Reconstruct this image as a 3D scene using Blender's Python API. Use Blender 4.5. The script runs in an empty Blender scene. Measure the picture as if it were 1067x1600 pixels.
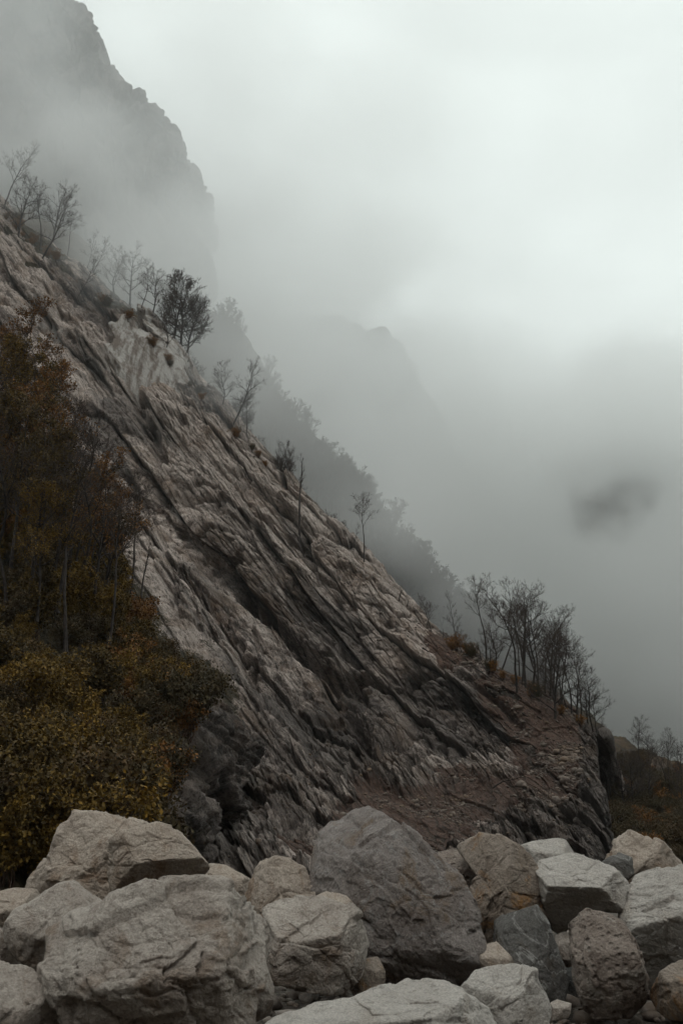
import bpy, math, random, time
import numpy as np
from mathutils import Vector
T0 = time.time()
S = bpy.context.scene
rad = math.radians

# ------------------------------------------------------------------ camera
FPX = 1500.0                      # focal length in pixels of the 1067 x 1600 photograph
PITCH = rad(14.2)
EYE = np.array([0.0, 0.0, 2.2])
cam_d = bpy.data.cameras.new('camera')
cam = bpy.data.objects.new('camera', cam_d)
S.collection.objects.link(cam)
cam.location = EYE
cam.rotation_euler = (rad(90) + PITCH, 0, 0)
cam_d.sensor_fit = 'VERTICAL'
cam_d.sensor_height = 24.0
cam_d.lens = 24.0 * FPX / 1600.0
cam_d.clip_start = 0.1
cam_d.clip_end = 9000
S.camera = cam

def ray(px, py):
    """direction (with y == 1) of a viewing line"""
    xc = (px - 533.5) / FPX; yc = (800 - py) / FPX
    y = math.cos(PITCH) - yc * math.sin(PITCH)
    z = math.sin(PITCH) + yc * math.cos(PITCH)
    return np.array([xc / y, 1.0, z / y])
def W(px, py, D):
    return EYE + ray(px, py) * D

# ------------------------------------------------------------------ sky, sun, exposure
wd = bpy.data.worlds.new('World'); S.world = wd; wd.use_nodes = True
SUN_EL, SUN_AZ = rad(72), rad(200)      # high, behind the camera and a little to the left
def build_world():
    nt = wd.node_tree; nt.nodes.clear(); N = nt.nodes.new; L = nt.links.new
    out = N('ShaderNodeOutputWorld'); bg = N('ShaderNodeBackground')
    sky = N('ShaderNodeTexSky'); sky.sky_type = 'NISHITA'; sky.sun_disc = False
    sky.sun_elevation = SUN_EL; sky.sun_rotation = SUN_AZ
    sc = N('ShaderNodeMix'); sc.data_type = 'RGBA'; sc.blend_type = 'MIX'
    co = N('ShaderNodeTexCoord')
    # cloud cover: broad soft light and dark banks
    mp = N('ShaderNodeMapping'); mp.inputs['Scale'].default_value = (1.0, 1.0, 2.2)
    L(co.outputs['Generated'], mp.inputs['Vector'])
    no = N('ShaderNodeTexNoise'); no.inputs['Scale'].default_value = 2.1; no.inputs['Detail'].default_value = 5
    no.inputs['Roughness'].default_value = 0.5; no.inputs['Distortion'].default_value = 0.6
    L(mp.outputs[0], no.inputs['Vector'])
    # brighter bank of cloud where the hidden sun's light comes through
    b = ray(1010, 430); b = b / np.linalg.norm(b)
    dp = N('ShaderNodeVectorMath'); dp.operation = 'DOT_PRODUCT'; dp.inputs[1].default_value = tuple(b)
    nm = N('ShaderNodeVectorMath'); nm.operation = 'NORMALIZE'
    L(co.outputs['Generated'], nm.inputs[0]); L(nm.outputs[0], dp.inputs[0])
    mr = N('ShaderNodeMapRange'); mr.interpolation_type = 'SMOOTHERSTEP'
    mr.inputs['From Min'].default_value = 0.50; mr.inputs['From Max'].default_value = 0.97
    mr.inputs['To Min'].default_value = 0.0; mr.inputs['To Max'].default_value = 0.15
    L(dp.outputs['Value'], mr.inputs['Value'])
    m2 = N('ShaderNodeMapRange'); m2.inputs['From Min'].default_value = 0.3; m2.inputs['From Max'].default_value = 0.7
    m2.inputs['To Min'].default_value = -0.05; m2.inputs['To Max'].default_value = 0.09
    L(no.outputs['Fac'], m2.inputs['Value'])
    ad = N('ShaderNodeMath'); ad.operation = 'ADD'; L(mr.outputs[0], ad.inputs[0]); L(m2.outputs[0], ad.inputs[1])
    ad2 = N('ShaderNodeMath'); ad2.operation = 'ADD'; L(ad.outputs[0], ad2.inputs[0])
    sx = N('ShaderNodeSeparateXYZ'); L(nm.outputs[0], sx.inputs[0])
    hzn = N('ShaderNodeMapRange'); hzn.interpolation_type = 'SMOOTHSTEP'; hzn.inputs['From Min'].default_value = -0.05; hzn.inputs['From Max'].default_value = 0.85
    hzn.inputs['To Min'].default_value = 0.56; hzn.inputs['To Max'].default_value = WORLD_BASE; L(sx.outputs['Z'], hzn.inputs['Value']); L(hzn.outputs[0], ad2.inputs[1])
    cc = N('ShaderNodeVectorMath'); cc.operation = 'SCALE'; cc.inputs[0].default_value = (0.925, 1.0, 0.955)
    L(ad2.outputs[0], cc.inputs['Scale'])
    k = N('ShaderNodeVectorMath'); k.operation = 'SCALE'; k.inputs['Scale'].default_value = 1 / 0.1
    L(cc.outputs[0], k.inputs[0])
    sc.inputs[0].default_value = 0.93
    L(sky.outputs[0], sc.inputs[6]); L(k.outputs[0], sc.inputs[7])
    L(sc.outputs[2], bg.inputs['Color']); bg.inputs['Strength'].default_value = 0.1
    L(bg.outputs[0], out.inputs['Surface'])
WORLD_BASE = 0.58
build_world()
sd = bpy.data.lights.new('sun', 'SUN'); sd.energy = 0.6; sd.angle = rad(40); sd.color = (1, 0.97, 0.92)
sun = bpy.data.objects.new('sun', sd); S.collection.objects.link(sun)
_sv = Vector((math.sin(SUN_AZ) * math.cos(SUN_EL), math.cos(SUN_AZ) * math.cos(SUN_EL), math.sin(SUN_EL)))
sun.rotation_euler = _sv.to_track_quat('Z', 'Y').to_euler()
S.view_settings.view_transform = 'Standard'; S.view_settings.look = 'None'
S.view_settings.exposure = 0.5; S.view_settings.gamma = 1
cy = S.cycles
cy.use_denoising = True
try: cy.denoiser = 'OPENIMAGEDENOISE'
except Exception: pass
cy.max_bounces = 10; cy.diffuse_bounces = 3; cy.glossy_bounces = 1; cy.transmission_bounces = 2
cy.transparent_max_bounces = 8; cy.volume_bounces = 8
cy.volume_step_rate = 1.0; cy.volume_max_steps = 256
cy.caustics_reflective = False; cy.caustics_refractive = False
cy.use_adaptive_sampling = True; cy.adaptive_threshold = 0.03

# ------------------------------------------------------------------ noise toolbox (numpy)
_rg = np.random.RandomState(7)
_perm = _rg.permutation(256); _perm = np.concatenate([_perm, _perm, _perm]).astype(np.int32)
_g = _rg.normal(size=(256, 3)); _g /= np.linalg.norm(_g, axis=1)[:, None]; _g = _g.astype(np.float32)
_r4 = _rg.rand(65536, 4).astype(np.float32)
def perlin(P):
    P = np.asarray(P, np.float32)
    F = np.floor(P); f = P - F; I = F.astype(np.int32) & 255
    u = f * f * f * (f * (f * 6 - 15) + 10)
    res = 0
    for dx in (0, 1):
        wx = u[:, 0] if dx else 1 - u[:, 0]
        a = _perm[(I[:, 0] + dx) & 255]
        for dy in (0, 1):
            wy = wx * (u[:, 1] if dy else 1 - u[:, 1])
            b = _perm[a + ((I[:, 1] + dy) & 255)]
            for dz in (0, 1):
                w = wy * (u[:, 2] if dz else 1 - u[:, 2])
                g = _g[_perm[b + ((I[:, 2] + dz) & 255)]]
                res = res + w * (g[:, 0] * (f[:, 0] - dx) + g[:, 1] * (f[:, 1] - dy) + g[:, 2] * (f[:, 2] - dz))
    return res * 1.6
def fbm(P, o=4, gain=0.5, lac=2.03):
    a = 1.0; r = 0; s = 0
    for i in range(o):
        r = r + a * perlin(P + i * 17.3); s += a; a *= gain; P = P * lac
    return r / s
def ridged(P, o=4, gain=0.5, lac=2.05):
    a = 1.0; r = 0; s = 0
    for i in range(o):
        r = r + a * (1 - np.abs(perlin(P + i * 11.7)) * 2); s += a; a *= gain; P = P * lac
    return r / s
def _hash(ix, iy, iz, seed):
    h = (ix * 73856093) ^ (iy * 19349663) ^ (iz * 83492791) ^ (seed * 2654435)
    h = (h ^ (h >> 13)) * 1274126177
    return ((h ^ (h >> 16)) & 65535).astype(np.int64)
def vor2(U, V, seed=0):
    iu = np.floor(U).astype(np.int64); iv = np.floor(V).astype(np.int64)
    n = len(U); d1 = np.full(n, 9.0, np.float32); d2 = np.full(n, 9.0, np.float32)
    best = np.zeros(n, np.int64); bu = np.zeros(n, np.float32); bv = np.zeros(n, np.float32)
    z = np.zeros(n, np.int64)
    for a in (-1, 0, 1):
        for b in (-1, 0, 1):
            h = _hash(iu + a, iv + b, z, seed); r = _r4[h]
            du = U - (iu + a + r[:, 0]); dv = V - (iv + b + r[:, 1])
            d = np.sqrt(du * du + dv * dv).astype(np.float32)
            m = d < d1
            d2 = np.where(m, d1, np.minimum(d2, d)); d1 = np.where(m, d, d1)
            best = np.where(m, h, best); bu = np.where(m, du, bu); bv = np.where(m, dv, bv)
    r = _r4[(best * 7 + 13) & 65535]
    return d2 - d1, r, bu, bv
def vor3(P, seed=0):
    I = np.floor(P).astype(np.int64); n = len(P)
    d1 = np.full(n, 9.0, np.float32); d2 = np.full(n, 9.0, np.float32)
    best = np.zeros(n, np.int64); bd = np.zeros((n, 3), np.float32)
    for a in (-1, 0, 1):
        for b in (-1, 0, 1):
            for c in (-1, 0, 1):
                h = _hash(I[:, 0] + a, I[:, 1] + b, I[:, 2] + c, seed); r = _r4[h]
                dd = (P - (I + np.array([a, b, c]) + r[:, :3])).astype(np.float32)
                d = np.sqrt((dd * dd).sum(1))
                m = d < d1
                d2 = np.where(m, d1, np.minimum(d2, d)); d1 = np.where(m, d, d1)
                best = np.where(m, h, best); bd = np.where(m[:, None], dd, bd)
    r = _r4[(best * 7 + 13) & 65535]
    return d2 - d1, r, bd
def facet2(U, V, seed, crack_recess=0.35, cw=0.06):
    e, r, bu, bv = vor2(U, V, seed)
    h = (r[:, 0] - 0.5) + (r[:, 1] - 0.5) * 1.5 * bu + (r[:, 2] - 0.5) * 1.8 * bv
    return h - crack_recess * np.exp(-(e / cw) ** 2), r[:, 3]
def facet3(P, seed, crack_recess=0.25, cw=0.06):
    e, r, bd = vor3(P, seed)
    h = (r[:, 3] - 0.5) * 0.8 + ((r[:, :3] - 0.5) * 2.0 * bd).sum(1)
    return h - crack_recess * np.exp(-(e / cw) ** 2), r[:, 0]
def sstep(a, b, x):
    t = np.clip((x - a) / (b - a), 0, 1); return t * t * (3 - 2 * t)

# ------------------------------------------------------------------ mesh helpers
def link(o, parent=None):
    S.collection.objects.link(o)
    if parent is not None: o.parent = parent
    return o
def tag(o, label=None, cat=None, group=None, kind=None):
    if label: o['label'] = label
    if cat: o['category'] = cat
    if group: o['group'] = group
    if kind: o['kind'] = kind
    return o
def raw_mesh(name, co, faces, mat, smooth=True, attrs=None):
    """co (n,3); faces (m,k) uniform"""
    me = bpy.data.meshes.new(name)
    co = np.ascontiguousarray(co, np.float32); faces = np.ascontiguousarray(faces, np.int32)
    m, k = faces.shape
    me.vertices.add(len(co)); me.vertices.foreach_set('co', co.ravel())
    me.loops.add(m * k); me.loops.foreach_set('vertex_index', faces.ravel())
    me.polygons.add(m)
    me.polygons.foreach_set('loop_start', np.arange(0, m * k, k, dtype=np.int32))
    me.polygons.foreach_set('loop_total', np.full(m, k, np.int32))
    if smooth: me.polygons.foreach_set('use_smooth', np.ones(m, bool))
    for an, av in (attrs or {}).items():
        at = me.attributes.new(an, 'FLOAT', 'POINT'); at.data.foreach_set('value', np.ascontiguousarray(av, np.float32))
    me.update(calc_edges=True); me.validate()
    if mat is not None: me.materials.append(mat)
    return me
def mesh_obj(name, co, faces, mat, smooth=True, attrs=None, parent=None):
    return link(bpy.data.objects.new(name, raw_mesh(name, co, faces, mat, smooth, attrs)), parent)
def grid_faces(nr, nc):
    i = np.arange(nr * nc).reshape(nr, nc)
    return np.stack([i[:-1, :-1], i[1:, :-1], i[1:, 1:], i[:-1, 1:]], -1).reshape(-1, 4)
def empty(name, loc, rz=0.0, sc=1.0):
    o = bpy.data.objects.new(name, None); link(o)
    o.location = loc; o.rotation_euler = (0, 0, rz); o.scale = (sc, sc, sc); o.empty_display_size = 0.5
    return o

# ------------------------------------------------------------------ materials
def nodes(name, rough=0.9):
    m = bpy.data.materials.new(name); m.use_nodes = True
    nt = m.node_tree; p = nt.nodes['Principled BSDF']
    p.inputs['Roughness'].default_value = rough
    p.inputs['Specular IOR Level'].default_value = 0.25
    return m, nt, p
def noise_n(nt, scale, detail=5, rough=0.6, vec=None, dist=0.0):
    n = nt.nodes.new('ShaderNodeTexNoise'); n.inputs['Scale'].default_value = scale
    n.inputs['Detail'].default_value = detail; n.inputs['Roughness'].default_value = rough; n.inputs['Distortion'].default_value = dist
    if vec is not None: nt.links.new(vec, n.inputs['Vector'])
    return n.outputs['Fac']
def rampf(nt, fac, a, b, lo=0.0, hi=1.0, smooth=True):
    n = nt.nodes.new('ShaderNodeMapRange')
    if smooth: n.interpolation_type = 'SMOOTHSTEP'
    n.inputs['From Min'].default_value = a; n.inputs['From Max'].default_value = b
    n.inputs['To Min'].default_value = lo; n.inputs['To Max'].default_value = hi
    nt.links.new(fac, n.inputs['Value']); return n.outputs[0]
def mixc(nt, fac, a, b):
    n = nt.nodes.new('ShaderNodeMix'); n.data_type = 'RGBA'
    for s, v in ((0, fac), (6, a), (7, b)):
        if hasattr(v, 'is_linked') or hasattr(v, 'links'): nt.links.new(v, n.inputs[s])
        elif s == 0: n.inputs[0].default_value = v
        else: n.inputs[s].default_value = (*v, 1)
    return n.outputs[2]
def mathn(nt, op, a, b):
    n = nt.nodes.new('ShaderNodeMath'); n.operation = op
    for i, v in enumerate((a, b)):
        if hasattr(v, 'links'): nt.links.new(v, n.inputs[i])
        else: n.inputs[i].default_value = v
    return n.outputs[0]
def attr(nt, name):
    n = nt.nodes.new('ShaderNodeAttribute'); n.attribute_name = name; return n.outputs['Fac']
def geo_pos(nt, scale=(1, 1, 1), rot=(0, 0, 0)):
    g = nt.nodes.new('ShaderNodeTexCoord'); m = nt.nodes.new('ShaderNodeMapping')
    m.inputs['Scale'].default_value = scale; m.inputs['Rotation'].default_value = rot
    nt.links.new(g.outputs['Object'], m.inputs['Vector']); return m.outputs[0]
def bump(nt, p, h, dist, strength=1.0):
    b = nt.nodes.new('ShaderNodeBump'); b.inputs['Strength'].default_value = strength; b.inputs['Distance'].default_value = dist
    nt.links.new(h, b.inputs['Height']); nt.links.new(b.outputs[0], p.inputs['Normal'])

def boulder_mat(name, c1, c2, c3, stain=None, stain_amt=0.5, vein=None, pit=0.0):
    """c1 main face colour, c2 second tone, c3 dark weathered tone"""
    m, nt, p = nodes(name)
    v = geo_pos(nt)
    big = rampf(nt, noise_n(nt, 1.3, 4, 0.6, v, 0.4), 0.35, 0.65)
    col = mixc(nt, big, c1, c2)
    fine = rampf(nt, noise_n(nt, 9, 7, 0.7, v), 0.5, 0.72)
    col = mixc(nt, mathn(nt, 'MULTIPLY', fine, 0.65), col, c3)
    if stain:
        s = rampf(nt, noise_n(nt, 1.9, 6, 0.7, v, 0.8), 0.50, 0.64)
        col = mixc(nt, mathn(nt, 'MULTIPLY', s, stain_amt), col, stain)
    if vein:
        vn = noise_n(nt, vein[1], 6, 0.6, v, 1.5)
        vb = mathn(nt, 'ABSOLUTE', mathn(nt, 'SUBTRACT', vn, 0.5), 0)
        col = mixc(nt, rampf(nt, vb, 0.0, 0.018, 0.55, 0.0), col, vein[0])
    col = mixc(nt, mathn(nt, 'MULTIPLY', attr(nt, 'dark'), 0.75), col, c3)
    sp = rampf(nt, noise_n(nt, 60, 3, 0.6, v), 0.3, 0.7, 0.82, 1.15)
    sc = nt.nodes.new('ShaderNodeVectorMath'); sc.operation = 'SCALE'
    nt.links.new(col, sc.inputs[0]); nt.links.new(sp, sc.inputs['Scale'])
    nt.links.new(sc.outputs[0], p.inputs['Base Color'])
    h1 = noise_n(nt, 14, 8, 0.72, v); h2 = noise_n(nt, 3.2, 6, 0.6, v, 1.2)
    h = mathn(nt, 'ADD', mathn(nt, 'MULTIPLY', h1, 0.7), mathn(nt, 'MULTIPLY', h2, 1.0))
    h = mathn(nt, 'ADD', h, mathn(nt, 'MULTIPLY', noise_n(nt, 42, 5, 0.7, v), 0.22))
    if pit:
        vo = nt.nodes.new('ShaderNodeTexVoronoi'); vo.inputs['Scale'].default_value = 16; nt.links.new(v, vo.inputs['Vector'])
        h = mathn(nt, 'ADD', h, mathn(nt, 'MULTIPLY', rampf(nt, vo.outputs['Distance'], 0.0, 0.45), pit))
    bump(nt, p, h, 0.09, 0.9)
    return m
M = {}
M['pale'] = boulder_mat('pale_limestone', (0.475, 0.42, 0.372), (0.35, 0.295, 0.255), (0.16, 0.128, 0.106), (0.20, 0.135, 0.09), 0.6)
M['cream'] = boulder_mat('cream_limestone', (0.49, 0.415, 0.352), (0.37, 0.30, 0.245), (0.19, 0.15, 0.12), (0.23, 0.145, 0.09), 0.7)
M['white'] = boulder_mat('white_limestone', (0.53, 0.49, 0.45), (0.42, 0.38, 0.345), (0.21, 0.19, 0.17), (0.33, 0.27, 0.21), 0.35)
M['grey'] = boulder_mat('grey_stone', (0.285, 0.25, 0.232), (0.20, 0.168, 0.152), (0.09, 0.070, 0.060), (0.19, 0.13, 0.085), 0.7, ((0.32, 0.31, 0.30), 1.6))
M['slate'] = boulder_mat('dark_slate_stone', (0.175, 0.168, 0.158), (0.125, 0.116, 0.108), (0.06, 0.052, 0.047), (0.12, 0.09, 0.06), 0.4, ((0.45, 0.44, 0.42), 0.8))
M['brown'] = boulder_mat('pitted_brown_stone', (0.30, 0.25, 0.215), (0.20, 0.155, 0.13), (0.08, 0.058, 0.047), (0.42, 0.375, 0.33), 0.8, None, 0.7)
M['tan'] = boulder_mat('tan_limestone', (0.34, 0.285, 0.24), (0.25, 0.20, 0.16), (0.14, 0.105, 0.08), (0.32, 0.165, 0.06), 0.85)

def face_mat():
    """the mountainside: pale fresh limestone beds, dark weathered rock, red-brown rubble and soil, dry grass"""
    m, nt, p = nodes('mountain_rock')
    v = geo_pos(nt)
    # bedding direction: stretched along the dip (down to the right)
    rotm = geo_pos(nt, (1, 1, 1), (0, 0, 0))
    st = nt.nodes.new('ShaderNodeMapping'); st.vector_type = 'TEXTURE'
    st.inputs['Rotation'].default_value = STRATA_ROT; st.inputs['Scale'].default_value = (3.6, 1.0, 1.0)
    nt.links.new(rotm, st.inputs['Vector'])
    sv = st.outputs[0]
    streak = noise_n(nt, 0.55, 7, 0.68, sv, 0.3)
    fine = noise_n(nt, 1.1, 8, 0.72, v)
    f = mathn(nt, 'ADD', mathn(nt, 'MULTIPLY', streak, 0.65), mathn(nt, 'MULTIPLY', fine, 0.35))
    pale = attr(nt, 'pale'); soil = attr(nt, 'soil'); dark = attr(nt, 'dark'); grass = attr(nt, 'grass')
    k = mathn(nt, 'ADD', f, mathn(nt, 'MULTIPLY', mathn(nt, 'SUBTRACT', pale, 0.5), 0.35))
    col = mixc(nt, rampf(nt, k, 0.40, 0.60), (0.145, 0.112, 0.097), (0.57, 0.475, 0.42))
    fine2 = noise_n(nt, 2.6, 8, 0.8, sv, 0.2)
    col = mixc(nt, rampf(nt, fine2, 0.50, 0.58, 0.0, 0.85), col, (0.085, 0.070, 0.063))
    col = mixc(nt, rampf(nt, noise_n(nt, 1.6, 8, 0.78, sv, 0.2), 0.52, 0.58, 0.0, 0.55), col, (0.56, 0.465, 0.41))
    warm = rampf(nt, noise_n(nt, 0.11, 5, 0.6, v, 0.5), 0.48, 0.68)
    col = mixc(nt, mathn(nt, 'MULTIPLY', warm, 0.6), col, (0.23, 0.15, 0.10))
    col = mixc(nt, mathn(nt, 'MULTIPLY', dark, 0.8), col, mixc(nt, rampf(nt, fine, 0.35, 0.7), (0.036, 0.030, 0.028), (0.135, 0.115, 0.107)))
    scol = mixc(nt, rampf(nt, noise_n(nt, 0.9, 8, 0.75, v), 0.35, 0.7), (0.075, 0.043, 0.033), (0.185, 0.118, 0.09))
    col = mixc(nt, rampf(nt, mathn(nt, 'ADD', soil, mathn(nt, 'MULTIPLY', mathn(nt, 'SUBTRACT', fine, 0.5), 0.9)), 0.4, 0.65), col, scol)
    gcol = mixc(nt, rampf(nt, noise_n(nt, 0.7, 8, 0.75, v), 0.38, 0.66), (0.028, 0.022, 0.012), (0.085, 0.062, 0.03))
    col = mixc(nt, rampf(nt, mathn(nt, 'ADD', grass, mathn(nt, 'MULTIPLY', mathn(nt, 'SUBTRACT', fine, 0.5), 1.1)), 0.42, 0.62), col, gcol)
    col = mixc(nt, mathn(nt, 'MULTIPLY', attr(nt, 'crack_recess'), 0.92), col, (0.034, 0.031, 0.027))  # dark earth in cracks, plus shade painted into recesses below the ledges
    # rain-washed vertical streaks on the steep white wall
    wm = nt.nodes.new('ShaderNodeMapping'); wm.inputs['Scale'].default_value = (0.5, 0.5, 0.03); nt.links.new(v, wm.inputs['Vector'])
    ws = noise_n(nt, 1.0, 6, 0.7, wm.outputs[0])
    wcol = mixc(nt, rampf(nt, ws, 0.40, 0.62), (0.50, 0.47, 0.44), (0.21, 0.17, 0.145))
    col = mixc(nt, attr(nt, 'wall'), col, wcol)
    nt.links.new(col, p.inputs['Base Color'])
    h = mathn(nt, 'ADD', mathn(nt, 'MULTIPLY', noise_n(nt, 1.4, 9, 0.72, sv), 0.7), mathn(nt, 'MULTIPLY', noise_n(nt, 2.3, 6, 0.7, v), 0.5))
    bump(nt, p, h, 1.15, 1.0)
    return m

def simple_mat(name, a, b, scale, c=None, bumpd=0.0, rough=0.95, bscale=None):
    m, nt, p = nodes(name, rough); v = geo_pos(nt)
    n = noise_n(nt, scale, 8, 0.72, v)
    col = mixc(nt, rampf(nt, n, 0.36, 0.66), a, b)
    if c: col = mixc(nt, rampf(nt, noise_n(nt, scale * 0.23, 5, 0.6, v, 0.5), 0.5, 0.66), col, c)
    nt.links.new(col, p.inputs['Base Color'])
    if bumpd: bump(nt, p, noise_n(nt, bscale or scale, 9, 0.72, v), bumpd, 0.9)
    return m
M['bark'] = simple_mat('bark', (0.026, 0.021, 0.019), (0.062, 0.050, 0.044), 2.0)
M['twig'] = simple_mat('twigs', (0.040, 0.031, 0.027), (0.085, 0.062, 0.052), 1.0)
M['brush_twig'] = simple_mat('brown_twigs', (0.055, 0.034, 0.024), (0.115, 0.072, 0.048), 1.0)
M['gravel'] = simple_mat('gravel', (0.05, 0.042, 0.035), (0.16, 0.14, 0.12), 22.0, (0.06, 0.048, 0.038), 0.04)
M['pebble'] = simple_mat('pebbles', (0.13, 0.11, 0.095), (0.30, 0.265, 0.235), 6.0, (0.12, 0.09, 0.07), 0.02)
M['rubble'] = simple_mat('rubble', (0.085, 0.065, 0.055), (0.20, 0.165, 0.14), 0.7, (0.17, 0.12, 0.085), 0.2)
M['far_rock'] = simple_mat('far_rock', (0.035, 0.032, 0.031), (0.17, 0.15, 0.14), 0.05, (0.03, 0.032, 0.024), 6.0)
M['forest_floor'] = simple_mat('forest_floor', (0.020, 0.015, 0.009), (0.060, 0.042, 0.022), 0.5, (0.035, 0.022, 0.010), 0.8)
M['far_bank'] = simple_mat('dry_bank', (0.022, 0.016, 0.010), (0.075, 0.048, 0.024), 0.16, (0.10, 0.075, 0.06), 1.5)

def leaf_mat(name, cols):
    m, nt, p = nodes(name, 0.8)
    oi = nt.nodes.new('ShaderNodeObjectInfo')
    g = nt.nodes.new('ShaderNodeNewGeometry')
    v = geo_pos(nt)
    n = noise_n(nt, 1.1, 3, 0.6, v)
    r = nt.nodes.new('ShaderNodeValToRGB'); cr = r.color_ramp
    while len(cr.elements) < len(cols): cr.elements.new(0.5)
    for i, (pos, c) in enumerate(cols): cr.elements[i].position = pos; cr.elements[i].color = (*c, 1)
    f = mathn(nt, 'ADD', mathn(nt, 'MULTIPLY', n, 0.45), mathn(nt, 'MULTIPLY', g.outputs['Random Per Island'], 0.35))
    f = mathn(nt, 'ADD', f, mathn(nt, 'MULTIPLY', oi.outputs['Random'], 0.40))
    f = mathn(nt, 'SUBTRACT', f, 0.1)
    nt.links.new(f, r.inputs['Fac'])
    nt.links.new(r.outputs[0], p.inputs['Base Color'])
    return m
M['leaf'] = leaf_mat('autumn_leaves', [(0.0, (0.024, 0.020, 0.009)), (0.3, (0.058, 0.038, 0.012)), (0.55, (0.125, 0.076, 0.014)), (0.8, (0.23, 0.13, 0.018)), (1.0, (0.19, 0.088, 0.015))])
M['leaf_dark'] = leaf_mat('dull_leaves', [(0.0, (0.028, 0.026, 0.012)), (0.5, (0.065, 0.046, 0.020)), (1.0, (0.11, 0.060, 0.022))])
M['leaf_rust'] = leaf_mat('rusty_leaves', [(0.0, (0.10, 0.05, 0.018)), (0.5, (0.18, 0.08, 0.02)), (1.0, (0.27, 0.125, 0.024))])
print('materials', round(time.time() - T0, 1))

# ------------------------------------------------------------------ control-point surfaces
def crom(P, t):
    """Catmull-Rom along axis 0 of P at float positions t"""
    n = len(P); t = np.clip(t, 0, n - 1.0001); i = t.astype(int); f = (t - i)
    sh = (len(t),) + (1,) * (P.ndim - 1); f = f.reshape(sh)
    g = lambda k: P[np.clip(i + k, 0, n - 1)]
    p0, p1, p2, p3 = g(-1), g(0), g(1), g(2)
    return 0.5 * (2 * p1 + (p2 - p0) * f + (2 * p0 - 5 * p1 + 4 * p2 - p3) * f ** 2 + (3 * p1 - p0 - 3 * p2 + p3) * f ** 3)
def surface(C, ct, rt):
    """C [cols][rows][3] -> grid (rows, cols, 3)"""
    A = crom(np.asarray(C, float), ct)                # ncol, rows, 3
    B = crom(np.transpose(A, (1, 0, 2)), rt)          # nrow, ncol, 3
    return B
def grid_normals(G):
    du = np.gradient(G, axis=1); dv = np.gradient(G, axis=0)
    n = np.cross(du, dv); n /= np.linalg.norm(n, axis=2)[..., None] + 1e-9
    return n
def blur(a, k):
    for ax in (0, 1):
        p = np.pad(a, [(k, k) if i == ax else (0, 0) for i in range(a.ndim)], mode='edge')
        c = np.cumsum(p, axis=ax); 
        s1 = np.take(c, range(2 * k, c.shape[ax]), axis=ax); s0 = np.take(c, range(0, c.shape[ax] - 2 * k), axis=ax)
        a = (s1 - s0) / (2 * k)
    return a
def to_px(P):
    """where a world point falls in the photograph; used only to aim colour patches and trees"""
    d = P - EYE
    f = d[..., 1] * math.cos(PITCH) + d[..., 2] * math.sin(PITCH)
    u = -d[..., 1] * math.sin(PITCH) + d[..., 2] * math.cos(PITCH)
    return 533.5 + FPX * d[..., 0] / f, 800 - FPX * u / f

# ------------------------------------------------------------------ the mountainside
MAIN = [  # per column: ridge, scarp top, scarp bottom, lower ledge, foot   (px, py, distance)
 [(-260, 60, 350), (-250, 420, 255), (-250, 500, 245), (-250, 900, 160), (-250, 1300, 95)],
 [(-10, 318, 302), (0, 600, 225), (0, 670, 216), (0, 1000, 140), (0, 1340, 90)],
 [(130, 432, 282), (130, 690, 215), (135, 755, 208), (130, 1050, 135), (130, 1350, 90)],
 [(235, 522, 262), (225, 750, 210), (240, 800, 203), (230, 1080, 133), (230, 1360, 88)],
 [(330, 622, 245), (310, 800, 205), (325, 895, 197), (320, 1110, 135), (320, 1370, 88)],
 [(430, 734, 230), (420, 862, 200), (420, 985, 190), (420, 1150, 138), (430, 1375, 90)],
 [(530, 838, 217), (530, 925, 196), (530, 1080, 182), (520, 1200, 140), (540, 1375, 94)],
 [(640, 953, 203), (640, 1005, 188), (640, 1120, 176), (620, 1230, 140), (650, 1375, 98)],
 [(735, 1018, 192), (740, 1050, 180), (740, 1140, 168), (735, 1250, 138), (745, 1375, 104)],
 [(800, 1056, 184), (795, 1090, 172), (790, 1165, 161), (800, 1260, 138), (810, 1375, 110)],
 [(868, 1096, 175), (862, 1135, 163), (868, 1190, 152), (872, 1270, 138), (885, 1375, 116)],
 [(915, 1140, 166), (918, 1170, 158), (922, 1215, 150), (932, 1290, 138), (940, 1375, 122)],
 [(928, 1150, 180), (932, 1185, 174), (938, 1230, 168), (950, 1305, 158), (958, 1375, 148)],
 [(900, 1175, 260), (900, 1205, 260), (905, 1245, 260), (915, 1320, 260), (920, 1375, 260)]]
def col_pts(c):
    r = [W(*p) for p in c]
    back1 = r[0] + np.array([10, 25, -6.0]); back2 = r[0] + np.array([40, 90, -70.0])
    low = r[-1] + np.array([0, -6, -8.0])
    return [back2, back1] + r + [low]
C = [col_pts(c) for c in MAIN]
ct = np.concatenate([np.linspace(0, 1, 60)[:-1], np.linspace(1, 11.15, 960)[:-1], np.linspace(11.15, 13, 110)])
rt = np.concatenate([np.linspace(0, 1.6, 30)[:-1], np.linspace(1.6, 3.0, 300)[:-1], np.linspace(3.0, 4, 170)[:-1], np.linspace(4, 5, 220)[:-1], np.linspace(5, 6, 200)[:-1], np.linspace(6, 7, 10)])
G = surface(C, ct, rt); nr, nc = G.shape[:2]
NRM = blur(grid_normals(G), 22); NRM /= np.linalg.norm(NRM, axis=2)[..., None]
if NRM[nr // 2, nc // 2, 1] > 0: NRM = -NRM
Ldir = W(925, 1135, 166) - W(0, 320, 300); Ldir /= np.linalg.norm(Ldir)
Nav = NRM[200:700, 200:800].mean((0, 1)); Nav /= np.linalg.norm(Nav)
E2 = np.cross(Nav, Ldir); E2 /= np.linalg.norm(E2)
if E2[2] < 0: E2 = -E2
Ldir = math.cos(rad(3)) * Ldir - math.sin(rad(3)) * E2
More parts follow.
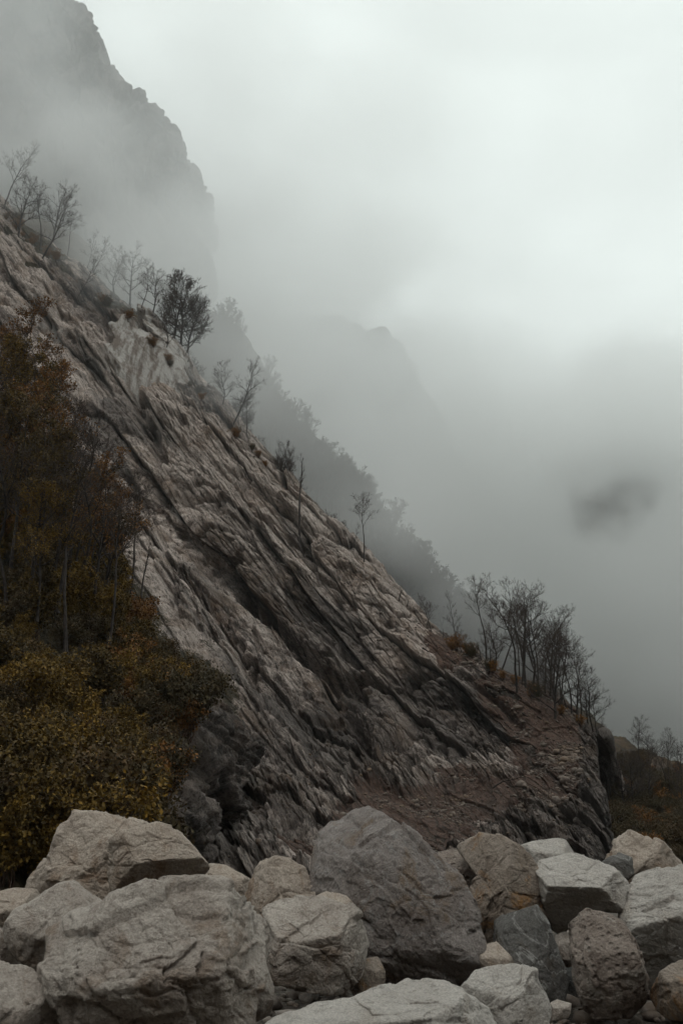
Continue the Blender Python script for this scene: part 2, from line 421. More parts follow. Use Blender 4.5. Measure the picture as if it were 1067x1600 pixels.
E2 = np.cross(Ldir, np.array([-0.08, 1.0, 0.10])); E2 /= np.linalg.norm(E2)      # the beds dip into the mountain
if E2[2] < 0: E2 = -E2
from mathutils import Matrix
_R = Matrix((Ldir, E2, np.cross(Ldir, E2))).transposed()
STRATA_ROT = tuple(_R.to_euler())
P = G.reshape(-1, 3).astype(np.float32); NN = NRM.reshape(-1, 3)
px, py = to_px(P)
A = P @ Ldir; B = P @ E2
def rock_disp(P, wall=0.0, k=1.0, shape=None):
    """broken, bedded limestone: displacement (m), cell tones, cracks and painted shade under the ledges"""
    P = P / k
    A = P @ Ldir; B = P @ E2; Q = np.stack([A / 6.5, B, P @ np.cross(Ldir, E2)], 1).astype(np.float32)
    wp = np.stack([fbm(Q / 24 + 3, 3), fbm(Q / 24 + 40, 3)], 1) * 3.2 + np.stack([fbm(Q / 5 + 9, 3), fbm(Q / 5 + 60, 3)], 1) * 0.5
    A2 = A + wp[:, 0] * 2; B2 = B + wp[:, 1]
    f1, c1 = facet2(A2 / 46 + 0.37, B2 / 17 + 0.2, 1, 0.35, 0.07); f2, c2 = facet2(A2 / 22 + 5, B2 / 5.5, 2, 0.45, 0.08)
    e3, r3, u3, v3 = vor2(A2 / 8.0, B2 / 2.0, 3); c3 = r3[:, 3]
    k3 = np.exp(-(e3 / 0.1) ** 2); f3 = (r3[:, 0] - .5) + (r3[:, 1] - .5) * 1.5 * u3 + (r3[:, 2] - .5) * 1.8 * v3 - 0.45 * k3
    e4, r4, u4, v4 = vor2(A2 / 3.2, B2 / 0.8 + 3, 4); k4 = np.exp(-(e4 / 0.12) ** 2)
    f4 = (r4[:, 0] - .5) + (r4[:, 1] - .5) * 1.5 * u4 + (r4[:, 2] - .5) * 1.8 * v4 - 0.4 * k4
    saw = (B2 / 13 + fbm(Q / 18 + 21, 4) * 1.5); saw = saw - np.floor(saw)
    saw2 = (B2 / 3.6 + fbm(Q / 7 + 51, 3) * 0.7); saw2 = saw2 - np.floor(saw2)
    saw3 = (B2 / 1.15 + fbm(Q / 3 + 31, 3) * 0.6); saw3 = saw3 - np.floor(saw3)
    m2 = sstep(-0.35, 0.2, fbm(Q / 30 + 91, 2)); m3 = sstep(-0.3, 0.2, fbm(Q / 12 + 71, 2))
    A3 = A + B * 0.35 + wp[:, 1]; b1, t1 = facet2(A3 / 6.5, B2 / 4.6, 6, 0.35, 0.05); b2, _ = facet2(A3 / 2.2 + 7, B2 / 1.9, 7, 0.4, 0.06); b3, _ = facet2(A3 / 0.95, B2 / 0.7 + 5, 8, 0.25, 0.08)
    big = 3.8 * f1 + 2.6 * f2 + 2.9 * b1 + 0.4 * f3 + 3.6 * (1 - saw) ** 1.5 + 1.6 * (1 - saw2) ** 1.3 * m2
    d = 0.30 * f3 + 0.22 * f4 + 0.40 * (1 - saw3) * m3 * sstep(0, 0.2, saw3) + 0.95 * b2 + 0.3 * b3
    near1 = np.exp(-((saw - 0.985) / 0.02) ** 2); near2 = np.exp(-((saw2 - 0.95) / 0.06) ** 2) * m2; near3 = np.exp(-((saw3 - 0.9) / 0.12) ** 2) * m3
    d = d - 1.2 * near1 - 0.6 * near2 - 0.3 * near3
    d = d + 0.12 * ridged(P / 1.2, 2)
    if shape:                                     # broken edges are bevelled over a metre or so, not knife sharp
        big = blur(big.reshape(shape), 1).ravel() * 0.4 + big * 0.6
    d = (d + big) * (1 - 0.93 * wall)
    recess_shade = mx3(sstep(0.86, 0.99, saw), sstep(0.72, 0.95, saw2) * m2 * 0.9, sstep(0.6, 0.95, saw3) * m3 * 0.7)  # painted shade: darkens the recess beneath each overhanging ledge
    crack_recess = mx3(mx3(k3 * 0.45, k4 * 0.3, near1), near2 * 0.85, near3 * 0.55)
    return d * k, (c1, c2, c3, 0.4 * r4[:, 3] + 0.9 * t1 - 0.15), np.clip(mx3(recess_shade, crack_recess, 0), 0, 1)
def mx3(a, b, c): return np.maximum(np.maximum(a, b), c)
def blob(cx, cy, rx, ry, ang=0.0, soft=0.35):
    a = rad(ang); dx = px - cx + nwx; dy = py - cy + nwy
    u = (dx * math.cos(a) + dy * math.sin(a)) / rx; v = (-dx * math.sin(a) + dy * math.cos(a)) / ry
    return 1 - sstep(1 - soft, 1 + soft, np.sqrt(u * u + v * v))
nwx = fbm(P / 9 + 5, 4) * 45; nwy = fbm(P / 9 + 77, 4) * 45
mx = np.maximum
soil = mx(mx(blob(850, 1120, 60, 120, -48), blob(720, 1250, 120, 45, -15)), mx(blob(860, 1180, 60, 80, -20), blob(600, 1270, 90, 40, 10)))
soil = mx(soil, blob(640, 1300, 110, 30)); soil = mx(soil, 0.8 * blob(700, 1020, 50, 24, 35)); soil = mx(soil, 0.7 * blob(790, 1070, 60, 20, 40))
soil = mx(soil, blob(470, 1330, 60, 20, 30) * 0.8)
grass = mx(mx(blob(210, 470, 90, 26, 42), blob(60, 370, 70, 24, 45)), blob(110, 620, 60, 110, -35) * 0.35)
grass = mx(grass, blob(760, 1010, 90, 14, 35) * 0.5); grass = mx(grass, blob(30, 1050, 230, 330, -20)); grass = mx(grass, blob(240, 1110, 130, 120, 30))
grass = mx(grass, blob(470, 740, 90, 22, 47) * 0.5)
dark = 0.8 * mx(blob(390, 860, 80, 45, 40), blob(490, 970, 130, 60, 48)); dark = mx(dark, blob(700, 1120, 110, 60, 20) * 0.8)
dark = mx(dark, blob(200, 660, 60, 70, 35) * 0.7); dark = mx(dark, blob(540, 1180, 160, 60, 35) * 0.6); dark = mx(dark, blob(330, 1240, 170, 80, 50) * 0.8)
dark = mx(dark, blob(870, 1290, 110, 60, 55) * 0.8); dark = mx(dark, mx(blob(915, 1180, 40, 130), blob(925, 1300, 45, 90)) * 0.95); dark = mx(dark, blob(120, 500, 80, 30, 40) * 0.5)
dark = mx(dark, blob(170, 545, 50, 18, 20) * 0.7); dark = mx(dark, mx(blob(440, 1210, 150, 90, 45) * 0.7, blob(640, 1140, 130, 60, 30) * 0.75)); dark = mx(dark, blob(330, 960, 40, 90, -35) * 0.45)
wall = blob(228, 556, 76, 34, 20, 0.12); wall = mx(wall, 0.5 * blob(75, 500, 40, 14, 40, 0.3))
pale = 0.70 + 0.5 * blob(260, 680, 70, 200, -42) + 0.4 * blob(420, 760, 60, 220, -45) + 0.45 * blob(320, 1010, 60, 170, -32)
pale = pale + 0.4 * blob(600, 960, 40, 180, -50) + 0.3 * blob(80, 430, 60, 160, -50) - 0.3 * dark
soil = soil * (1 - sstep(893, 915, px + nwx * 0.3))
soft = np.clip(1 - soil * 0.6 - grass * 0.5, 0.3, 1)
disp, (c1, c2, c3, c4), crack_recess = rock_disp(P, wall, 1.0, (nr, nc))
near = sstep(185, 130, P[:, 1])
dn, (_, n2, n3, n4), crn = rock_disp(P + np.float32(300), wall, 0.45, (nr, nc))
disp = disp * (1 - 0.25 * near) + dn * 0.75 * near; crack_recess = np.maximum(crack_recess * (1 - 0.3 * near), crn * near * 0.9)
c3 = c3 + (n3 - 0.5) * near * 0.6; c4 = c4 + (n4 - 0.5) * near * 0.5
disp = 0.7 * disp * soft ** 1.6 + 3.4 * fbm(P / 22 + 8, 4)
disp = disp + 5.5 * wall * np.clip((556 - py + (px - 228) * 0.4) / 34, -1.2, 1.2)
print('mean relief', disp.mean())
disp = disp - disp[(px > 0) & (px < 950)].mean() - 0.8
# the long dark gash under the great slab, and lesser ones
def gash(pts, w, depth):
    pts = np.array(pts, float); d = np.full(len(P), 1e9)
    for a, b in zip(pts[:-1], pts[1:]):
        ab = b - a; q = np.clip(((px - a[0]) * ab[0] + (py - a[1]) * ab[1]) / (ab @ ab), 0, 1)
        d = np.minimum(d, np.hypot(px - a[0] - q * ab[0] + nwx * 0.3, py - a[1] - q * ab[1] + nwy * 0.3))
    return -depth * np.exp(-(d / w) ** 2)
disp = disp + gash([(385, 925), (430, 985), (470, 1030), (530, 1075), (600, 1085)], 9, 7.5)
disp = disp + gash([(330, 960), (370, 1010), (400, 1060)], 8, 4) + gash([(520, 1090), (560, 1140), (590, 1190), (640, 1160)], 9, 4)
disp = disp + gash([(200, 600), (250, 700), (240, 720)], 9, 4) + gash([(800, 1250), (850, 1300), (880, 1340)], 8, 3)
disp = disp + gash([(640, 1060), (700, 1050), (770, 1085), (800, 1120)], 7, 3)
disp = disp + 2.0 * blob(390, 850, 90, 40, 40, 0.95) + 2.0 * blob(520, 1000, 110, 36, 48, 0.9)   # the slab itself stands out
# ends of the sheet calm down
taper = sstep(0, 12, np.repeat(np.arange(nr), nc)) 
disp = disp * (0.25 + 0.75 * taper)
P2 = P + (NN * 0.42 + np.array([-0.08, -0.8, 0.0], np.float32) - Ldir.astype(np.float32) * 0.55) * disp[:, None]      # blocks have slid a little along their bedding
QB = np.stack([(P @ Ldir) / 60, (P @ E2) / 8, P[:, 1] / 60], 1).astype(np.float32)
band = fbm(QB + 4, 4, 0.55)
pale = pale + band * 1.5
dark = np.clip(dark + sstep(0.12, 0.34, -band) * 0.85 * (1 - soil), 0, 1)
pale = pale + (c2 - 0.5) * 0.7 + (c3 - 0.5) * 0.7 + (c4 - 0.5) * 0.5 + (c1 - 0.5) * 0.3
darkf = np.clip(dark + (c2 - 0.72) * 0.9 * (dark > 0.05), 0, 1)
M['face'] = face_mat()
slope = mesh_obj('mountain_slope', P2, grid_faces(nr, nc), M['face'], False, dict(pale=pale, soil=soil, dark=darkf, grass=grass, wall=wall, crack_recess=crack_recess))
tag(slope, 'steep pale limestone mountainside of tilted slabs running down to the right', 'mountainside', kind='structure')
GR = P2.reshape(nr, nc, 3)
print('slope', round(time.time() - T0, 1), nr * nc)
FX, FY = to_px(P2)
PX0, PY0 = px.copy(), py.copy()
def on_slope(x, y, tol=6.0, front=True):
    """the world point of the mountainside seen at this place (nearest one)"""
    d = np.hypot(FX - x, FY - y); k = np.where(d < tol)[0]
    if len(k) == 0: k = np.array([np.argmin(d)])
    return P2[k[np.argmin(P2[k, 1])]] if front else P2[k[np.argmax(P2[k, 1])]]

# ------------------------------------------------------------------ other landforms
def landform(name, cols, mat, ncol, nrow, dispf, label, back=(30, 80, -60), low=(0, -5, -10), attrs=None, kind='structure', cat='hillside', extra=None):
    Cc = []
    for c in cols:
        r = [W(*p) for p in c]
        Cc.append([r[0] + np.array(back), r[0] + np.array(back) * 0.25] + r + [r[-1] + np.array(low, float)])
    nrw = len(Cc[0])
    g = surface(Cc, np.linspace(0, len(cols) - 1, ncol), np.linspace(0, nrw - 1, nrow))
    n = blur(grid_normals(g), 6); n /= np.linalg.norm(n, axis=2)[..., None] + 1e-9
    if n[nrow // 2, ncol // 2, 1] > 0: n = -n
    p = g.reshape(-1, 3).astype(np.float32)
    q = p + n.reshape(-1, 3) * dispf(p)[:, None]
    o = mesh_obj(name, q, grid_faces(nrow, ncol), mat, True, attrs)
    tag(o, label, cat, kind=kind)
    return o, q
# wooded ridge behind the crest, in the mist
RIDGE2 = [(-100, 250, 520), (180, 420, 470), (330, 500, 440), (400, 590, 425), (440, 650, 410), (500, 715, 395), (560, 770, 385), (600, 835, 375), (660, 900, 362), (720, 965, 350), (770, 1010, 340), (860, 1085, 330), (960, 1170, 325), (1080, 1260, 320)]
r2o, R2P = landform('wooded_ridge', [[p, (p[0] - 40, p[1] + 170, p[2] - 60), (p[0] - 60, 1250, 230 + p[2] * 0.1)] for p in RIDGE2],
    M['forest_floor'], 260, 160, lambda p: 9 * fbm(p / 60, 4) + 3 * ridged(p / 14, 3), 'wooded ridge lost in mist behind the bare slope', cat='ridge')
# huge cliff in the upper left
CL = [[(-900, -900, 640), (-900, -200, 640), (-900, 500, 640)], [(-420, -420, 650), (-400, 0, 640), (-400, 500, 640)], [(-160, -250, 640), (-150, 100, 630), (-150, 560, 620)],
      [(0, -130, 630), (20, 150, 620), (20, 560, 610)], [(80, -20, 625), (90, 170, 610), (90, 560, 600)], [(118, 22, 622), (125, 190, 605), (125, 560, 600)], [(150, 85, 620), (160, 250, 605), (160, 560, 600)],
      [(200, 150, 620), (205, 280, 605), (205, 560, 600)], [(245, 200, 622), (250, 300, 610), (250, 560, 605)], [(268, 222, 626), (272, 330, 612), (272, 600, 606)],
      [(292, 268, 632), (294, 370, 622), (298, 620, 615)], [(307, 330, 650), (312, 420, 645), (316, 640, 640)], [(300, 350, 760), (312, 430, 760), (322, 660, 760)]]
def cliff_disp(p):
    q = p * np.array([1, 1, 0.28]); f, _ = facet2((p[:, 0] + fbm(p / 50, 3) * 20) / 42, p[:, 2] / 130, 31, 0.4, 0.08)
    g, _ = facet2((p[:, 0] * 0.9 + p[:, 1] * 0.4 + fbm(p / 20, 3) * 8) / 14, p[:, 2] / 34, 32, 0.4, 0.1)
    return 13 * f + 6 * g + 6 * ridged(q / 30, 5) + 3.0 * fbm(p / 6, 3)
cl, CLP = landform('far_cliff', CL, M['far_rock'], 420, 420, cliff_disp, 'towering rock cliff fading into mist at upper left', back=(0, 120, 40), cat='cliff')
# faint mountain in the middle of the cloud
MM = [[(300, 500, 980), (300, 600, 900), (300, 1000, 800)], [(480, 520, 960), (480, 640, 880), (480, 1050, 780)], [(560, 545, 940), (570, 680, 870), (570, 1060, 760)], [(610, 568, 920), (620, 720, 860), (620, 1080, 740)],
      [(655, 640, 905), (665, 800, 850), (670, 1100, 730)], [(690, 705, 890), (710, 860, 840), (730, 1120, 720)], [(760, 790, 880), (780, 900, 840), (800, 1150, 720)], [(840, 860, 880), (860, 960, 840), (880, 1180, 720)],
      [(940, 930, 880), (960, 1020, 840), (980, 1200, 720)], [(1100, 1020, 880), (1110, 1090, 840), (1120, 1230, 720)]]
mm, MMP = landform('misty_mountain', MM, M['far_rock'], 300, 260, lambda p: 22 * ridged(p / 110, 4) + 14 * fbm(p / 40, 4) + 8 * ridged(p / 18, 3), 'faint mountainside swallowed by cloud in the centre', back=(40, 150, -60), cat='mountain')
# rocky spur glimpsed through the gap in the cloud
SP = [[(815, 820, 500), (820, 920, 480), (850, 1200, 440)], [(845, 765, 490), (860, 870, 475), (875, 1200, 430)], [(880, 730, 482), (895, 850, 470), (900, 1200, 425)], [(925, 712, 480), (930, 850, 465), (935, 1200, 420)],
      [(965, 705, 480), (965, 860, 465), (970, 1200, 420)], [(1000, 712, 482), (1000, 870, 470), (1000, 1200, 425)], [(1040, 725, 486), (1040, 890, 475), (1030, 1200, 430)], [(1080, 750, 500), (1080, 930, 490), (1070, 1220, 460)], [(1150, 820, 540), (1150, 980, 525), (1120, 1220, 490)]]
spo, SPP = landform('cloud_wrapped_spur', SP, M['far_rock'], 160, 160, lambda p: 6 * ridged(p / 30, 4) + 3 * fbm(p / 9, 4), 'dark rocky spur glimpsed through a gap in the cloud at right', back=(25, 40, -20), cat='hill')
# hillside beyond the nose at lower right
FB = [[(860, 1130, 290), (860, 1200, 230), (860, 1290, 190), (860, 1400, 160)], [(930, 1148, 280), (935, 1205, 225), (940, 1290, 185), (940, 1400, 152)], [(985, 1176, 275), (990, 1230, 215), (995, 1300, 178), (990, 1400, 145)],
      [(1040, 1204, 270), (1045, 1250, 208), (1050, 1310, 170), (1050, 1400, 140)], [(1110, 1225, 265), (1120, 1260, 200), (1120, 1315, 165), (1120, 1400, 136)], [(1300, 1200, 270), (1300, 1235, 200), (1300, 1300, 160), (1300, 1400, 130)]]
fbo, FBP = landform('dry_hillside', FB, M['far_bank'], 260, 260, lambda p: 4 * fbm(p / 26, 4) + 2.5 * ridged(p / 9, 4) + 0.5 * fbm(p / 1.6, 3), 'dark brown brushy hillside beyond the cliff nose at lower right', cat='hillside')
# brushy bank on the left, nearer than the rock
BK = [[(-420, 620, 150), (-420, 800, 110), (-420, 1050, 80), (-420, 1400, 45)], [(-120, 640, 150), (-120, 830, 112), (-120, 1080, 80), (-120, 1400, 46)], [(0, 700, 148), (0, 860, 113), (0, 1090, 82), (0, 1400, 48)],
      [(100, 800, 144), (100, 930, 114), (100, 1110, 84), (100, 1400, 52)], [(190, 920, 138), (190, 1010, 116), (190, 1140, 88), (190, 1400, 60)], [(270, 1030, 130), (270, 1090, 112), (265, 1180, 92), (240, 1400, 70)],
      [(335, 1125, 122), (330, 1160, 110), (320, 1220, 96), (280, 1400, 80)], [(375, 1210, 118), (365, 1235, 112), (350, 1280, 104), (310, 1400, 92)]]
def bank_disp(p):
    global px, py, nwx, nwy, BA
    px, py = to_px(p); nwx = fbm(p / 5 + 5, 4) * 40; nwy = fbm(p / 5 + 77, 4) * 40
    rock = mx(blob(310, 1230, 130, 120, 50), blob(255, 1140, 60, 40, 30) * 0.7)
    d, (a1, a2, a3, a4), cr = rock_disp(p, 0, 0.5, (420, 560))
    BA = dict(pale=0.25 + (a2 - .5) * .6 + (a3 - .5) * .6, soil=p[:, 0] * 0, dark=rock * 0.75, grass=1 - rock * 0.95, wall=p[:, 0] * 0, crack_recess=cr * rock)
    return d * (0.35 + 0.65 * rock) + 1.5 * fbm(p / 12, 4)
bko, BKP = landform('wooded_bank', BK, M['face'], 560, 420, bank_disp, 'dark wooded bank under the autumn bushes at left', back=(-4, 22, -14), cat='hillside')
for an, av in BA.items():
    at = bko.data.attributes.new(an, 'FLOAT', 'POINT'); at.data.foreach_set('value', np.ascontiguousarray(av, np.float32))
BX, BY = to_px(BKP)
def on_mesh(Q, x, y, tol=14):
    X, Y = to_px(Q); d = np.hypot(X - x, Y - y); k = np.where(d < tol)[0]
    if len(k) == 0: k = np.array([np.argmin(d)])
    return Q[k[np.argmin(Q[k, 1])]]
# ground: gravel terrace by the boulders falling to the river bed, out to the horizon
gx = np.concatenate([-np.geomspace(1800, 14, 50), np.linspace(-13, 13, 150), np.geomspace(14, 1800, 50)])
gy = np.concatenate([-np.geomspace(1200, 3, 30), np.linspace(-2, 18, 130), np.geomspace(18.3, 2400, 110)])
GX, GY = np.meshgrid(gx, gy)
gp = np.stack([GX.ravel(), GY.ravel(), np.zeros(GX.size)], 1)
gz = -13.5 * sstep(12.5, 48, gp[:, 1]) + 0.05 * fbm(gp / 0.7, 3) + 0.10 * fbm(gp / 3.0, 3) + sstep(20, 60, gp[:, 1]) * 0.8 * fbm(gp / 14, 4)
gz = gz + np.clip(-14 - gp[:, 1], 0, 330) * 0.85 * (1 + 0.25 * fbm(gp / 60, 3)) + sstep(-20, -60, gp[:, 1]) * 6 * fbm(gp / 22, 4)   # unseen valley side behind the viewer, added to block low light
gp[:, 2] = gz
g_o = mesh_obj('ground', gp, grid_faces(len(gy), len(gx)), M['gravel'])
tag(g_o, 'stony gravel ground under the boulders', 'ground', kind='structure')
print('land', round(time.time() - T0, 1))

# ------------------------------------------------------------------ boulders
import bmesh
_ico = {}
def ico(sub):
    if sub not in _ico:
        bm = bmesh.new(); bmesh.ops.create_icosphere(bm, subdivisions=sub, radius=1.0)
        v = np.array([x.co[:] for x in bm.verts], np.float32); f = np.array([[q.index for q in x.verts] for x in bm.faces], np.int32)
        bm.free(); _ico[sub] = (v, f)
    return _ico[sub]
def boulder(label, poly, D, mat, planes=(), thick=1.0, seed=0, sub=6, rough=1.0, group='pale boulders piled along the foot of the picture', strata=None):
    poly = np.array(poly, float)
    x, y = poly[:, 0], poly[:, 1]; x2, y2 = np.roll(x, -1), np.roll(y, -1)
    cr = x * y2 - x2 * y; ar = cr.sum() / 2
    cx = ((x + x2) * cr).sum() / (6 * ar); cyy = ((y + y2) * cr).sum() / (6 * ar)
    c = W(cx, cyy, D); v = c - EYE; dist = np.linalg.norm(v); v /= dist
    r = np.cross(v, [0, 0, 1]); r /= np.linalg.norm(r); u = np.cross(r, v)
    ab = []
    for a, b in poly:
        d = ray(a, b); t = (dist) / (d @ v); p = EYE + d * t - c; ab.append((p @ r, p @ u))
    ab = np.array(ab)
    th = np.arctan2(ab[:, 1], ab[:, 0]); R = math.sqrt(abs((ab[:, 0] * np.roll(ab[:, 1], -1) - np.roll(ab[:, 0], -1) * ab[:, 1]).sum() / 2) / math.pi)
    # radius of the outline for each bearing
    T = np.linspace(-math.pi, math.pi, 721); rs = np.zeros_like(T)
    for a, b in zip(ab, np.roll(ab, -1, 0)):
        e = b - a; dx, dy = np.cos(T), np.sin(T)
        den = dx * e[1] - dy * e[0]; den = np.where(np.abs(den) < 1e-9, 1e-9, den)
        t = (a[0] * e[1] - a[1] * e[0]) / den; s = (a[0] * dy - a[1] * dx) / den
        ok = (t > 0) & (s >= -1e-6) & (s <= 1 + 1e-6); rs = np.where(ok, np.maximum(rs, t), rs)
    rs[rs <= 0] = R
    ker = np.ones(7) / 7; rs = np.convolve(np.concatenate([rs[-4:-1], rs, rs[1:4]]), ker, 'valid')
    d, f = ico(sub)
    ang = np.arctan2(d[:, 1], d[:, 0]); rho = np.hypot(d[:, 0], d[:, 1]) + 1e-6
    rng = np.random.RandomState(seed + 100)
    inv = []
    inv.append(rho / np.interp(ang, T, rs))
    pl = [((0, 0, 1), 0.80 * thick), ((0, 0, -1), 0.85 * thick)]
    pl += [(p[0], p[1]) for p in planes]
    for k in range(12):
        n = rng.normal(size=3); n[2] = (abs(n[2]) + 0.55) * (0.9 if k < 9 else -1)
        pl.append((n, rng.uniform(0.82, 1.0) * (0.6 + 0.4 * thick)))
    for n, h in pl:
        n = np.array(n, float); n /= np.linalg.norm(n)
        inv.append(np.maximum(d @ n, 0) / (h * R))
    inv = np.array(inv); pw = 40.0
    rr = 1.0 / (inv.max(0) * ((inv / inv.max(0)) ** pw).sum(0) ** (1 / pw)) * 1.03
    pos = d * rr[:, None]
    wv = pos + np.stack([fbm(pos * 2.2 + seed, 3), fbm(pos * 2.2 + seed + 31, 3), fbm(pos * 2.2 + seed + 67, 3)], 1) * 0.07
    so = seed * 3.7
    if strata is None:
        sa = rng.normal(size=3); sa[1] += 1.5
    else: sa = np.array(strata, float)
    sa /= np.linalg.norm(sa)
    sq = wv + (wv @ sa)[:, None] * sa * 0.7         # squeezed across the bedding: flat chips
    h1, k1 = facet3(sq / 0.55 + so, seed + 1); h2, k2 = facet3(sq / 0.21 + so, seed + 2); 
    h = 0.050 * h1 + 0.026 * h2 + 0.03 * fbm(pos / 0.6 + so, 5) + 0.010 * ridged(pos / 0.2 + so, 5)
    if sub >= 6: 
        h3, k3 = facet3(sq / 0.085 + so, seed + 3); h = h + 0.009 * h3
    h = h * rough * min(1.0, R / 0.55)
    w = (wv @ sa) / 0.17 + fbm(pos / 0.4 + so, 3) * 1.2; w = w - np.floor(w)
    h = h + 0.006 * (w ** 3) * sstep(-0.1, 0.4, fbm(pos / 0.5 + so + 9, 2)) * rough
    pos = pos + d * h[:, None]
    world = pos[:, :1] * r + pos[:, 1:2] * u + pos[:, 2:3] * (-v)
    dk = np.clip((k2 - 0.75) * 2, 0, 1) * 0.5 * sstep(0.0, 0.5, fbm(pos / 0.7 + so + 50, 3))
    o = mesh_obj('boulder', world, f, M[mat], True, dict(dark=dk))
    o.location = c
    tag(o, label, 'boulder', group)
    return o
UP = ((0.0, 0.80, 0.60), 0.62); LO = ((0.0, -0.45, 0.90), 0.66)
boulder('largest pale block at lower left, broad flat face and undercut base', [(65, 1445), (109, 1427), (167, 1410), (238, 1394), (304, 1376), (334, 1373), (374, 1387), (402, 1404), (421, 1427), (421, 1468), (414, 1503), (410, 1544), (398, 1580), (390, 1640), (250, 1690), (120, 1640), (91, 1554), (68, 1523), (66, 1483)],
    7.2, 'pale', [((-0.12, 0.55, 0.83), 0.60), ((0.0, -0.62, 0.78), 0.62), ((0.86, -0.2, 0.5), 0.98)], 1.0, 1, 7, 1.1, strata=(0.3, 1, 0.4))
boulder('tall rounded cream boulder rising behind the block with the dark overhang', [(42, 1389), (48, 1366), (83, 1334), (96, 1298), (119, 1275), (147, 1274), (202, 1284), (240, 1292), (270, 1340), (260, 1400), (220, 1450), (60, 1460), (40, 1420)],
    11.3, 'cream', [((-0.35, 0.45, 0.82), 0.72)], 0.9, 2, 7, 0.9)
boulder('cream block with sharp left edge and dark overhang, resting on the tall cream boulder', [(161, 1321), (192, 1301), (243, 1287), (268, 1293), (291, 1316), (309, 1336), (331, 1361), (324, 1374), (273, 1388), (202, 1401), (177, 1391), (164, 1361)],
    9.6, 'cream', [((0.1, 0.50, 0.86), 0.62), ((0.15, -0.72, 0.69), 0.50), ((-0.9, 0, 0.42), 0.95)], 1.0, 3, 7, 0.9)
boulder('creased pale grey boulder against the left side of the largest block', [(10, 1453), (25, 1427), (51, 1407), (91, 1379), (116, 1376), (137, 1388), (160, 1407), (170, 1440), (150, 1500), (110, 1560), (70, 1540), (40, 1510), (20, 1478)],
    8.6, 'pale', [((-0.3, 0.6, 0.75), 0.68), ((-0.3, -0.5, 0.8), 0.72)], 1.0, 4, 6, 1.0)
boulder('pale rounded boulder cut off by the left frame, highest there', [(-60, 1410), (0, 1394), (20, 1388), (60, 1392), (75, 1405), (60, 1440), (20, 1475), (-50, 1480)], 9.6, 'cream', [UP, LO], 1.0, 5, 6)
boulder('small shaded boulder wedged at the left frame between two paler ones', [(-50, 1452), (-5, 1448), (13, 1460), (28, 1500), (20, 1530), (-50, 1535)], 8.9, 'pale', [], 1.0, 6, 6)
boulder('pale boulder filling the bottom left corner', [(-70, 1512), (0, 1506), (30, 1504), (50, 1516), (91, 1538), (106, 1569), (112, 1620), (80, 1670), (-70, 1670)], 7.0, 'pale', [((0.1, 0.7, 0.7), 0.66), ((0.55, -0.35, 0.75), 0.72)], 1.0, 7, 6, 0.9)
boulder('small cream boulder peeping out behind the largest block', [(308, 1350), (330, 1350), (354, 1356), (388, 1374), (395, 1400), (360, 1440), (310, 1430)], 10.2, 'cream', [UP], 1.0, 8, 6)
boulder('grey shouldered boulder with a pitted cream top, left of the huge dark one', [(382, 1390), (405, 1354), (430, 1337), (455, 1339), (478, 1354), (490, 1372), (510, 1390), (520, 1430), (470, 1470), (410, 1450)], 9.6, 'cream', [((-0.75, 0.3, 0.6), 0.62), ((0.35, 0.6, 0.7), 0.66)], 1.0, 9, 6, 1.3)
boulder('flat topped pale block with shadowed underside between the two biggest boulders', [(410, 1420), (440, 1405), (505, 1402), (540, 1418), (565, 1440), (574, 1475), (566, 1520), (540, 1555), (505, 1552), (430, 1535), (400, 1500)],
    8.3, 'pale', [((-0.1, 0.80, 0.6), 0.55), ((0.1, -0.30, 0.94), 0.72), ((0.85, 0.0, 0.5), 0.85)], 1.0, 10, 7, 1.0)
boulder('small ledge of cream stone on the back edge of the flat topped block', [(490, 1402), (510, 1392), (540, 1402), (560, 1425), (550, 1450), (500, 1445)], 8.9, 'cream', [UP], 1.0, 11, 5)
boulder('thin dark sliver of rock against the right side of the largest block', [(398, 1490), (415, 1500), (428, 1545), (424, 1580), (400, 1610), (380, 1600)], 7.9, 'pale', [], 0.9, 12, 5)
boulder('huge dark grey boulder, pointed and veined, standing highest of all', [(480, 1345), (488, 1300), (510, 1280), (530, 1274), (557, 1257), (583, 1262), (618, 1290), (648, 1306), (674, 1334), (694, 1354), (719, 1372), (735, 1407), (742, 1442), (752, 1483), (764, 1512), (745, 1535), (722, 1560), (660, 1575), (600, 1570), (555, 1520), (530, 1440), (490, 1395)],
    9.5, 'grey', [((0.45, 0.35, 0.82), 0.74), ((-0.5, 0.1, 0.85), 0.80), ((-0.9, 0.3, 0.4), 0.93)], 0.95, 13, 7, 0.8, strata=(0.6, 0.8, 0.2))
boulder('small brown boulder leaning behind the right shoulder of the huge grey one', [(668, 1328), (688, 1320), (704, 1320), (724, 1336), (750, 1366), (757, 1384), (745, 1412), (715, 1420), (690, 1370)], 10.4, 'brown', [UP], 0.9, 14, 6, 0.7)
boulder('tan boulder with an orange stain, right of the huge grey one', [(712, 1324), (750, 1303), (785, 1308), (815, 1326), (841, 1361), (853, 1407), (850, 1440), (820, 1480), (775, 1490), (738, 1470), (735, 1420), (745, 1370)],
    9.9, 'tan', [((0.6, 0.1, 0.79), 0.62), ((-0.5, 0.35, 0.79), 0.62)], 0.9, 15, 7, 0.9)
boulder('dark slate wedge with a pale vein in front of the tan boulder', [(772, 1440), (795, 1417), (820, 1407), (841, 1417), (861, 1453), (876, 1493), (890, 1530), (880, 1570), (840, 1575), (800, 1520), (775, 1475)], 9.2, 'slate', [((0.75, 0.2, 0.63), 0.55), ((-0.45, 0.3, 0.84), 0.58)], 0.9, 16, 6, 0.6)
